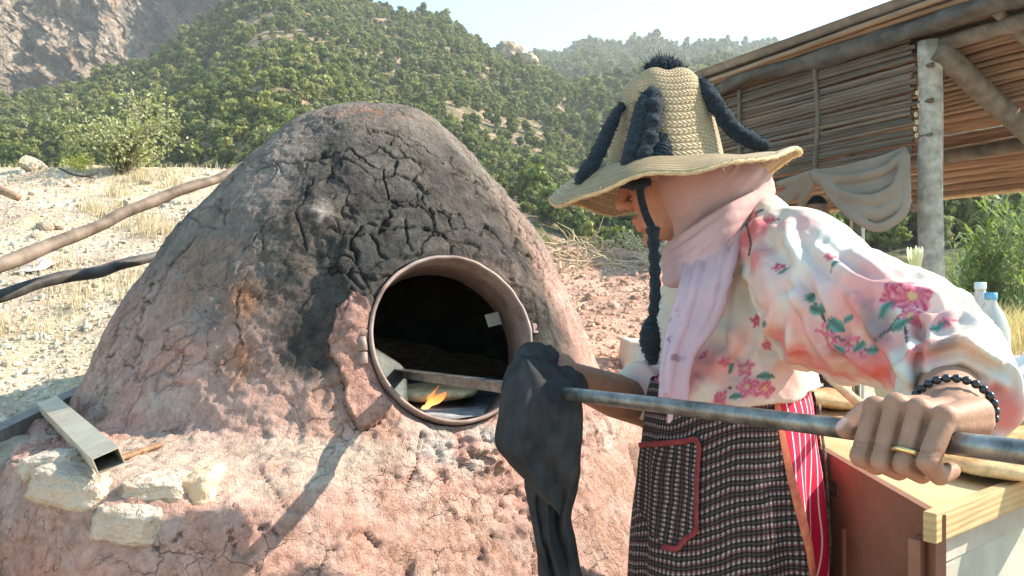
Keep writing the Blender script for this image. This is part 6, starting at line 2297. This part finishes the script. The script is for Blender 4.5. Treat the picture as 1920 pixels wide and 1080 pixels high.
stick("white_pole", 1618, 405, 4.75 * KS, .0125, simple_mat("pale_paint", (.55, .60, .56), (.66, .70, .66), 8, .5, 0), "thin pale metal pole seen under the hanging cloth")
stick("wooden_stick", 1596, 400, 4.75 * KS, .010, simple_mat("stick_wood", (.42, .28, .18), (.55, .40, .27), 8, .8, .3), "thin wooden stick left of the pale pole under the hanging cloth", "stick", lean=.02)
stick("dark_post", 1606, 410, 5.6 * KS, .03, M_beam, "dark upright board behind the pale pole inside the shelter", "board")

# helper standing in the shelter, mostly hidden
g = Geo()
pc = P(1532, 390, 4.55 * KS); gz = float(ground_z(np.array([pc[0]]), np.array([pc[1]]))[0])
hx, hy, hz = pc[0], pc[1], pc[2] - .02
g.add(*ellipsoid((hx, hy, hz), np.diag([.085, .075, .115]), 24, 16)); g.add(*ellipsoid((hx + .005, hy - .062, hz - .03), np.diag([.05, .04, .07]), 20, 14)); g.add(*ellipsoid((hx + .005, hy - .10, hz - .02), np.diag([.013, .018, .024]), 12, 8))
for q in (-1, 1):
    g.add(*ellipsoid((hx + q * .082, hy, hz - .01), np.diag([.010, .018, .03]), 12, 8))
g.add(*capsule((hx, hy, hz - .20), (hx, hy, hz - .08), .055, .05)); g.add(*capsule((hx - .14, hy + .02, hz - .27), (hx + .14, hy + .02, hz - .27), .06, .06)); g.add(*capsule((hx, hy, hz - .30), (hx, hy, hz - .75), .13, .12))
for q in (-1, 1):
    g.add(*capsule((hx + q * .17, hy, hz - .28), (hx + q * .21, hy - .02, hz - .58), .045, .035)); g.add(*capsule((hx + q * .21, hy - .02, hz - .58), (hx + q * .15, hy - .20, hz - .72), .035, .025))
    g.add(*capsule((hx + q * .15, hy - .20, hz - .72), (hx + q * .13, hy - .29, hz - .74), .026, .02))
    for f_ in range(4):
        g.add(*capsule((hx + q * .13 + (f_ - 1.5) * .017, hy - .28, hz - .74), (hx + q * .13 + (f_ - 1.5) * .018, hy - .35, hz - .755), .008, .006))
    g.add(*capsule((hx + q * .12, hy - .24, hz - .735), (hx + q * .085, hy - .29, hz - .73), .010, .008))
    g.add(*capsule((hx + q * .09, hy, hz - .78), (hx + q * .10, hy, gz + .45), .085, .055)); g.add(*capsule((hx + q * .10, hy, gz + .45), (hx + q * .10, hy + .02, gz + .08), .052, .035)); g.add(*capsule((hx + q * .10, hy + .03, gz + .035), (hx + q * .11, hy - .13, gz + .028), .036, .028))
V, Q, T = remesh(g, .008, 2)
hl = V - np.array([hx, hy, hz])
cl = np.tile(np.array([.20, .11, .075]), (len(V), 1))
hair = (np.linalg.norm(hl / np.array([1, 1, 1.2]), axis=1) < .2) & ((hl[:, 2] > .045) | (hl[:, 1] > -.01)) & (hl[:, 2] > -.09)
cl[hair] = np.array([.012, .010, .010])
body = (hl[:, 2] < -.20) & ~((hl[:, 1] < -.19) & (hl[:, 2] > -.85))
cl[body] = np.array([.05, .05, .06])
helper = add("person", mk("person", V, [Q, T], {"col": cl}), attr_mat("helper_skin", rough=.7, vary=.08, strength=.1), label="dark haired person standing in the shelter, half hidden behind the hanging cloth", cat="person")

# ------------------------------------------------------------------ the wooden chest with tray
TZ = .962
C0 = np.array([.530, 1.0]); CL = np.array([.565, 1.90]); CRt = np.array([1.42, 1.70]); CB = np.array([1.42, 2.15])
chest = empty("bread_chest", (.9, 1.5, 0.0), "wooden bread chest with a tray top, brown side and pale front, at lower right", "chest")
M_pine, nt, b = new_mat("pale_pine")
tc = node(nt, "ShaderNodeTexCoord"); mp = node(nt, "ShaderNodeMapping"); nt.links.new(tc.outputs["Object"], mp.inputs[0]); mp.inputs["Scale"].default_value = (5, 5, 30); mp.inputs["Rotation"].default_value = (0, .05, .6)
n = noise_n(nt, 1.6, 5, .55, vec=mp.outputs[0]); wv2 = node(nt, "ShaderNodeTexWave"); nt.links.new(mp.outputs[0], wv2.inputs["Vector"]); wv2.inputs["Scale"].default_value = 1.1; wv2.inputs["Distortion"].default_value = 6; wv2.inputs["Detail"].default_value = 3; wv2.bands_direction = 'Z'
r1 = ramp(nt, wv2.outputs[0], [(.2, (.42, .295, .15)), (.7, (.48, .345, .185))]); r2 = ramp(nt, n.outputs[0], [(.3, (.75, .74, .72)), (.7, (1.1, 1.1, 1.08))])
nt.links.new(mixc(nt, 1.0, r1.outputs[0], r2.outputs[0], 'MULTIPLY'), b.inputs["Base Color"]); b.inputs["Roughness"].default_value = .7
bumpn(nt, b, [(wv2.outputs[0], 1), (noise_n(nt, 90, 4).outputs[0], .5)], .3, .002)
M_ply = simple_mat("plywood", (.36, .25, .125), (.52, .385, .21), 7, .75, .4, 50, .002)
M_brown = simple_mat("brown_board", (.15, .070, .045), (.24, .115, .075), 7, .6, .3, 30, .003)
M_white = simple_mat("scuffed_white_paint", (.30, .30, .255), (.44, .44, .385), 6, .6, .4, 20, .003)
M_greywood = simple_mat("grey_board", (.30, .27, .23), (.42, .38, .33), 8, .8, .4, 40, .003)


def board(name, A_, B_, z0, z1, thick, mat, side=1, bev=.0015, mesh_only=False):
    """upright board from A to B (xy), thickness to one side"""
    A_ = np.asarray(A_, float); B_ = np.asarray(B_, float)
    d = B_ - A_; L = np.linalg.norm(d); d = d / L; n = np.array([-d[1], d[0]]) * side
    c = (A_ + B_) / 2 + n * thick / 2
    me = bev_box(name, [c[0], c[1], (z0 + z1) / 2], [[d[0] * L / 2, d[1] * L / 2, 0], [n[0] * thick / 2, n[1] * thick / 2, 0], [0, 0, (z1 - z0) / 2]], bev)
    return add(name, me, mat, chest)


# top board
import bmesh
poly = np.array([C0 + [.004, .010], CRt + [0, .008], CB, CL + [.012, 0]])
V, n = prism(poly, TZ - .014, TZ)
me = mk("top_board", V, [np.array([[3, 2, 1, 0], [4, 5, 6, 7], [0, 1, 5, 4], [1, 2, 6, 5], [2, 3, 7, 6], [3, 0, 4, 7]])], smooth=False)
add("top_board", me, M_ply, chest)
board("rim", C0 + [-.004, -.004], CRt, TZ - .030, TZ + .008, .017, M_pine, 1)
# left panel with a hand slot: built as frame pieces around the slot
Ld = unit(CL - C0); Ln = np.array([Ld[1], -Ld[0]])


def lpt(t):
    return C0 + Ld * t


def lpanel(t0, t1, z0, z1, nm="side_panel"):
    return board(nm, lpt(t0), lpt(t1), z0, z1, .013, M_brown, -1, .0004)


# slot roughly 0.36..0.52 m from the corner
g = Geo()
def pbox(t0, t1, z0, z1):
    a, b_ = lpt(t0), lpt(t1); c = (a + b_) / 2 + Ln * .0065; d = (b_ - a) / 2
    g.add(*box([c[0], c[1], (z0 + z1) / 2], [[d[0], d[1], 0], [Ln[0] * .0065, Ln[1] * .0065, 0], [0, 0, (z1 - z0) / 2]]))
ts0, ts1, zs0, zs1 = .345, .50, .893, .922
pbox(.006, ts0, .10, TZ + .004); pbox(ts1, .88, .10, TZ + .004); pbox(ts0, ts1, zs1, TZ + .004); pbox(ts0, ts1, .10, zs0)
V, Q, T = g.arrays()
add("side_panel", mk("side_panel", V, Q, smooth=False), M_brown, chest)
# raised inner frame line on the side
for args in ((.30, .312, .14, .86),):
    a, b_ = lpt(args[0]), lpt(args[1]); c = (a + b_) / 2 - Ln * .003; d = (b_ - a) / 2
    add("side_batten", bev_box("side_batten", [c[0], c[1], (args[2] + args[3]) / 2], [[d[0], d[1], 0], [Ln[0] * .003, Ln[1] * .003, 0], [0, 0, (args[3] - args[2]) / 2]], .001), M_brown, chest)
# front under the rim: brown corner stile, grey rail and white panel set back
Fd = unit(CRt - C0); Fn = np.array([-Fd[1], Fd[0]])
q0 = C0 + Fn * .022
board("corner_stile", q0 + Fd * .0, q0 + Fd * .060, .10, TZ - .032, .016, M_brown, 1)
board("rail", q0 + Fd * .062, q0 + Fd * 1.0, TZ - .075, TZ - .032, .014, M_greywood, 1)
board("front_panel", q0 + Fd * .062 + Fn * .003, q0 + Fd * 1.0 + Fn * .003, .10, TZ - .0765, .010, M_white, 1)
board("front_stile", q0 + Fd * .063 - Fn * .001, q0 + Fd * .098 - Fn * .001, .10, TZ - .0775, .012, M_greywood, 1)
board("back_panel", CL, CB, .10, TZ - .016, .012, M_brown, -1)
board("right_panel", CRt + [0, .02], CB, .10, TZ - .016, .012, M_brown, 1)
for q in (C0 + [.05, .06], CL + [.05, -.05], CRt + [-.06, .05], CB + [-.05, -.05]):
    add("leg", bev_box("leg", [q[0], q[1], .05], [[.022, 0, 0], [0, .022, 0], [0, 0, .06]], .002), M_brown, chest)

# bread and bottles on the chest
bread("flatbread", (.800, 1.265, TZ + .036), .155, .020, 401, "large round flatbread on the chest tray beside the woman's near hand", (.05, -.10), group="breads on the chest")
for k, (px, py, D, R, h, tl, lb) in enumerate([(1548, 778, 1.66, .085, .020, (0, .05), "lowest flatbread in the small pile behind the woman's waist"), (1546, 755, 1.67, .08, .018, (.05, .12), "thick cut loaf lying on the pile behind the woman's waist")]):
    p = P(px, py, D); p[2] = TZ + .022 + .038 * k
    bread("flatbread", p, R, h, 410 + k, lb, tl, (.36, .20, .10), (.58, .40, .22), group="breads on the chest")
p = P(1528, 722, 1.70)
p[2] = TZ + .115
V, fc = ellipsoid(p, np.diag([.045, .04, .034]), 40, 24)
V = p + (V - p) * (1 + .10 * fbm(V * 30, 3, 421))[:, None]
V[:, 2] = np.where(V[:, 2] < p[2] - .026, p[2] - .026, V[:, 2])
add("navy_cloth", mk("navy_cloth", V, fc), simple_mat("navy", (.010, .012, .022), (.022, .025, .040), 20, .9, .4, 150, .002), label="folded navy cloth on top of the bread pile behind the woman", cat="cloth")
# wooden stick by the near thumb
pth = np.linspace(P(1550, 704, 1.55), P(1640, 782, 1.22), 12); pth[:, 2] = np.maximum(pth[:, 2], TZ + .012)
add("wooden_stick", mk("wooden_stick", *tube(pth, .0085, 10)), simple_mat("stick_pale", (.34, .26, .17), (.50, .40, .27), 14, .8, .4), label="short wooden stick slanting down to the woman's near thumb", cat="stick")


def bottle(c, R, h, label, capc):
    bt = empty("water_bottle", tuple(c), label, "bottle", "water bottles on the chest")
    prof = [(.0005, 0), (.9, .002), (1, .02), (1, .25), (.94, .27), (.94, .31), (1, .33), (1, .62), (.96, .70), (.70, .82), (.36, .90), (.30, .93), (.30, .96)]
    pp = np.array([(a * R, b_ * h) for a, b_ in prof])
    ta = np.linspace(0, 2 * math.pi, 40, endpoint=False)
    V = np.concatenate([np.column_stack([c[0] + q * np.cos(ta), c[1] + q * np.sin(ta), np.full(40, c[2] + z)]) for q, z in pp])
    add("body", mk("body", V, grid_faces(40, len(pp), True)), M_pet, bt)
    add("cap", mk("cap", *tube(np.array([[c[0], c[1], c[2] + h * z] for z in (.945, .95, 1.0, 1.005)]), [R * .30, R * .34, R * .34, R * .28], 24)), capc, bt)
    return bt


M_pet, nt, b = new_mat("cloudy_plastic")
b.inputs["Base Color"].default_value = (.72, .74, .73, 1); b.inputs["Roughness"].default_value = .22; b.inputs["Transmission Weight"].default_value = .55; b.inputs["IOR"].default_value = 1.2
bottle(P(1858, 785, 1.86) * [1, 1, 0] + [0, 0, TZ + .001], .040, .275, "cloudy plastic water bottle with blue cap behind the woman's elbow", simple_mat("blue_cap", (.10, .30, .55), (.14, .38, .62), 10, .4, 0))
bottle(P(1838, 785, 2.00) * [1, 1, 0] + [0, 0, TZ + .001], .040, .30, "cloudy plastic bottle with pale cap just left of the blue capped one", simple_mat("pale_cap", (.6, .66, .68), (.7, .74, .76), 10, .4, 0))


def bag(name, c, rx, ry, h, seed, mat, label, knot=True):
    n, m = 60, 50
    ta = np.linspace(0, 2 * math.pi, n, endpoint=False)
    V = []
    for k in range(m):
        t = k / (m - 1)
        prof = (math.sin(math.pi * min(t * .62 + .12, 1)) ** .7) * (1 - sm(.55, .86, t)) + .10 * sm(.55, .86, t) + .05 * sm(.86, 1, t)
        prof = max(prof, .02) if t > .01 else .3
        p = np.column_stack([np.cos(ta) * 2, np.sin(ta) * 2, np.full(n, t * 2.5)])
        rr_ = prof * (1 + .16 * vnoise(p * 1.6, seed) + .06 * np.sin(9 * ta + 3 * t) * sm(.3, .8, t))
        V.append(np.column_stack([c[0] + rx * rr_ * np.cos(ta), c[1] + ry * rr_ * np.sin(ta), np.full(n, c[2] + h * t) + .01 * vnoise(p * 2, seed + 1)]))
    return add(name, mk(name, np.concatenate(V), grid_faces(n, m, True)), mat, label=label, cat="bag")


M_bagy, nt, b = new_mat("thin_yellow_plastic")
na = noise_n(nt, 10, 3); r1 = ramp(nt, na.outputs[0], [(.40, (.58, .60, .54)), (.6, (.64, .64, .40))]); nt.links.new(r1.outputs[0], b.inputs["Base Color"]); b.inputs["Roughness"].default_value = .35
t = node(nt, "ShaderNodeBsdfTranslucent"); nt.links.new(r1.outputs[0], t.inputs[0]); mx = node(nt, "ShaderNodeMixShader"); mx.inputs[0].default_value = .5
nt.links.new(b.outputs[0], mx.inputs[1]); nt.links.new(t.outputs[0], mx.inputs[2]); nt.links.new(mx.outputs[0], nt.nodes["Material Output"].inputs[0])
p = P(1716, 600, 1.80)
bag("plastic_bag", (p[0], p[1], TZ + .001), .115, .09, 1.335 - TZ, 431, M_bagy, "knotted yellow and clear plastic bag standing behind the woman's shoulder")
M_bagw = simple_mat("white_film", (.66, .70, .72), (.78, .80, .80), 8, .35, .3, 30, .004)
p = P(1952, 780, 1.42)
bag("plastic_bag", (p[0], p[1], TZ + .001), .085, .08, .215, 437, M_bagw, "white plastic bag at the right edge behind the cuff")

# ------------------------------------------------------------------ reeds at right
def reed_mesh(name, seed, h):
    r = np.random.default_rng(seed)
    g = Geo(); lv, lq, n = [], [], 0
    for k in range(5):
        a = r.uniform(0, 6.28); ln = r.uniform(.05, .35); b0 = np.array([r.normal(0, .12), r.normal(0, .12), -.05]); hh_ = h * r.uniform(.7, 1.1)
        pth = cpath(np.array([b0, b0 + [math.cos(a) * ln * .3, math.sin(a) * ln * .3, hh_ * .55], b0 + [math.cos(a) * ln, math.sin(a) * ln, hh_]]), 12)
        g.add(*tube(pth, np.linspace(.014, .005, 12), 5))
        for j in range(22):
            t = r.uniform(.15, 1); p = pth[min(11, int(t * 11.9))]
            az = r.uniform(0, 6.28); L = r.uniform(.30, .60); w = .022
            d = np.array([math.cos(az), math.sin(az), 0]); sd_ = np.array([-d[1], d[0], 0]) * w
            q1 = p + d * L * .5 + [0, 0, L * .42]; q2 = p + d * L + [0, 0, L * r.uniform(.0, .5)]
            lv += [p - sd_ * .5, p + sd_ * .5, q1 + sd_, q1 - sd_, q2]; lq.append(n); n += 5
    V0, Q0, T0 = g.arrays()
    i = np.array(lq)[:, None] + len(V0)
    me = mk(name, np.concatenate([V0, np.array(lv)]), [np.concatenate([Q0, i + [0, 1, 2, 3]]), np.concatenate([T0, i + [3, 2, 4]])], smooth=False)
    me.materials.append(M_reed)
    return me


M_reed = leaf_material("reed_leaves", (.14, .20, .06), (.19, .245, .085), (.26, .30, .12), .35, 3)
REEDS = [reed_mesh("reed_%s" % q, 600 + k, 1.9 + .25 * k) for k, q in enumerate("abcd")]
rr = np.random.default_rng(55)
spots = [(px, D) for px in np.arange(1790, 2080, 15) for D in (17.5, 20.5)]
for (px, D) in spots:
    px += rr.normal(0, 6); D += rr.normal(0, .5)
    s = .55 + .5 * sm(1740, 1900, px) + rr.uniform(-.1, .2)
    x = (px - 960) / F * D
    o = bpy.data.objects.new("reed_clump", REEDS[int(rr.integers(0, 4))]); COL.objects.link(o)
    o.location = (x, D, float(ground_z(np.array([x]), np.array([D]))[0])); o.rotation_euler = (0, 0, rr.uniform(0, 6.28)); o.scale = (s, s, s)
    tag(o, "bright green reed clump in the thicket at the right edge", "reed", "reed thicket at right")

# ------------------------------------------------------------------ haze over the valley
V, Fq = box((0, 380, 145), [[900, 0, 0], [0, 620, 0], [0, 0, 153]])
M_haze = bpy.data.materials.new("haze"); M_haze.use_nodes = True
nt = M_haze.node_tree
nt.nodes.remove(nt.nodes["Principled BSDF"])
pv_ = node(nt, "ShaderNodeVolumePrincipled")
pv_.inputs["Color"].default_value = (.93, .96, 1.0, 1); pv_.inputs["Density"].default_value = .0006; pv_.inputs["Anisotropy"].default_value = .25
nt.links.new(pv_.outputs[0], nt.nodes["Material Output"].inputs["Volume"])
add("haze", mk("haze", V, Fq, smooth=False), M_haze, label="thin sunlit haze filling the valley", cat="haze", kind="stuff", recenter=False)
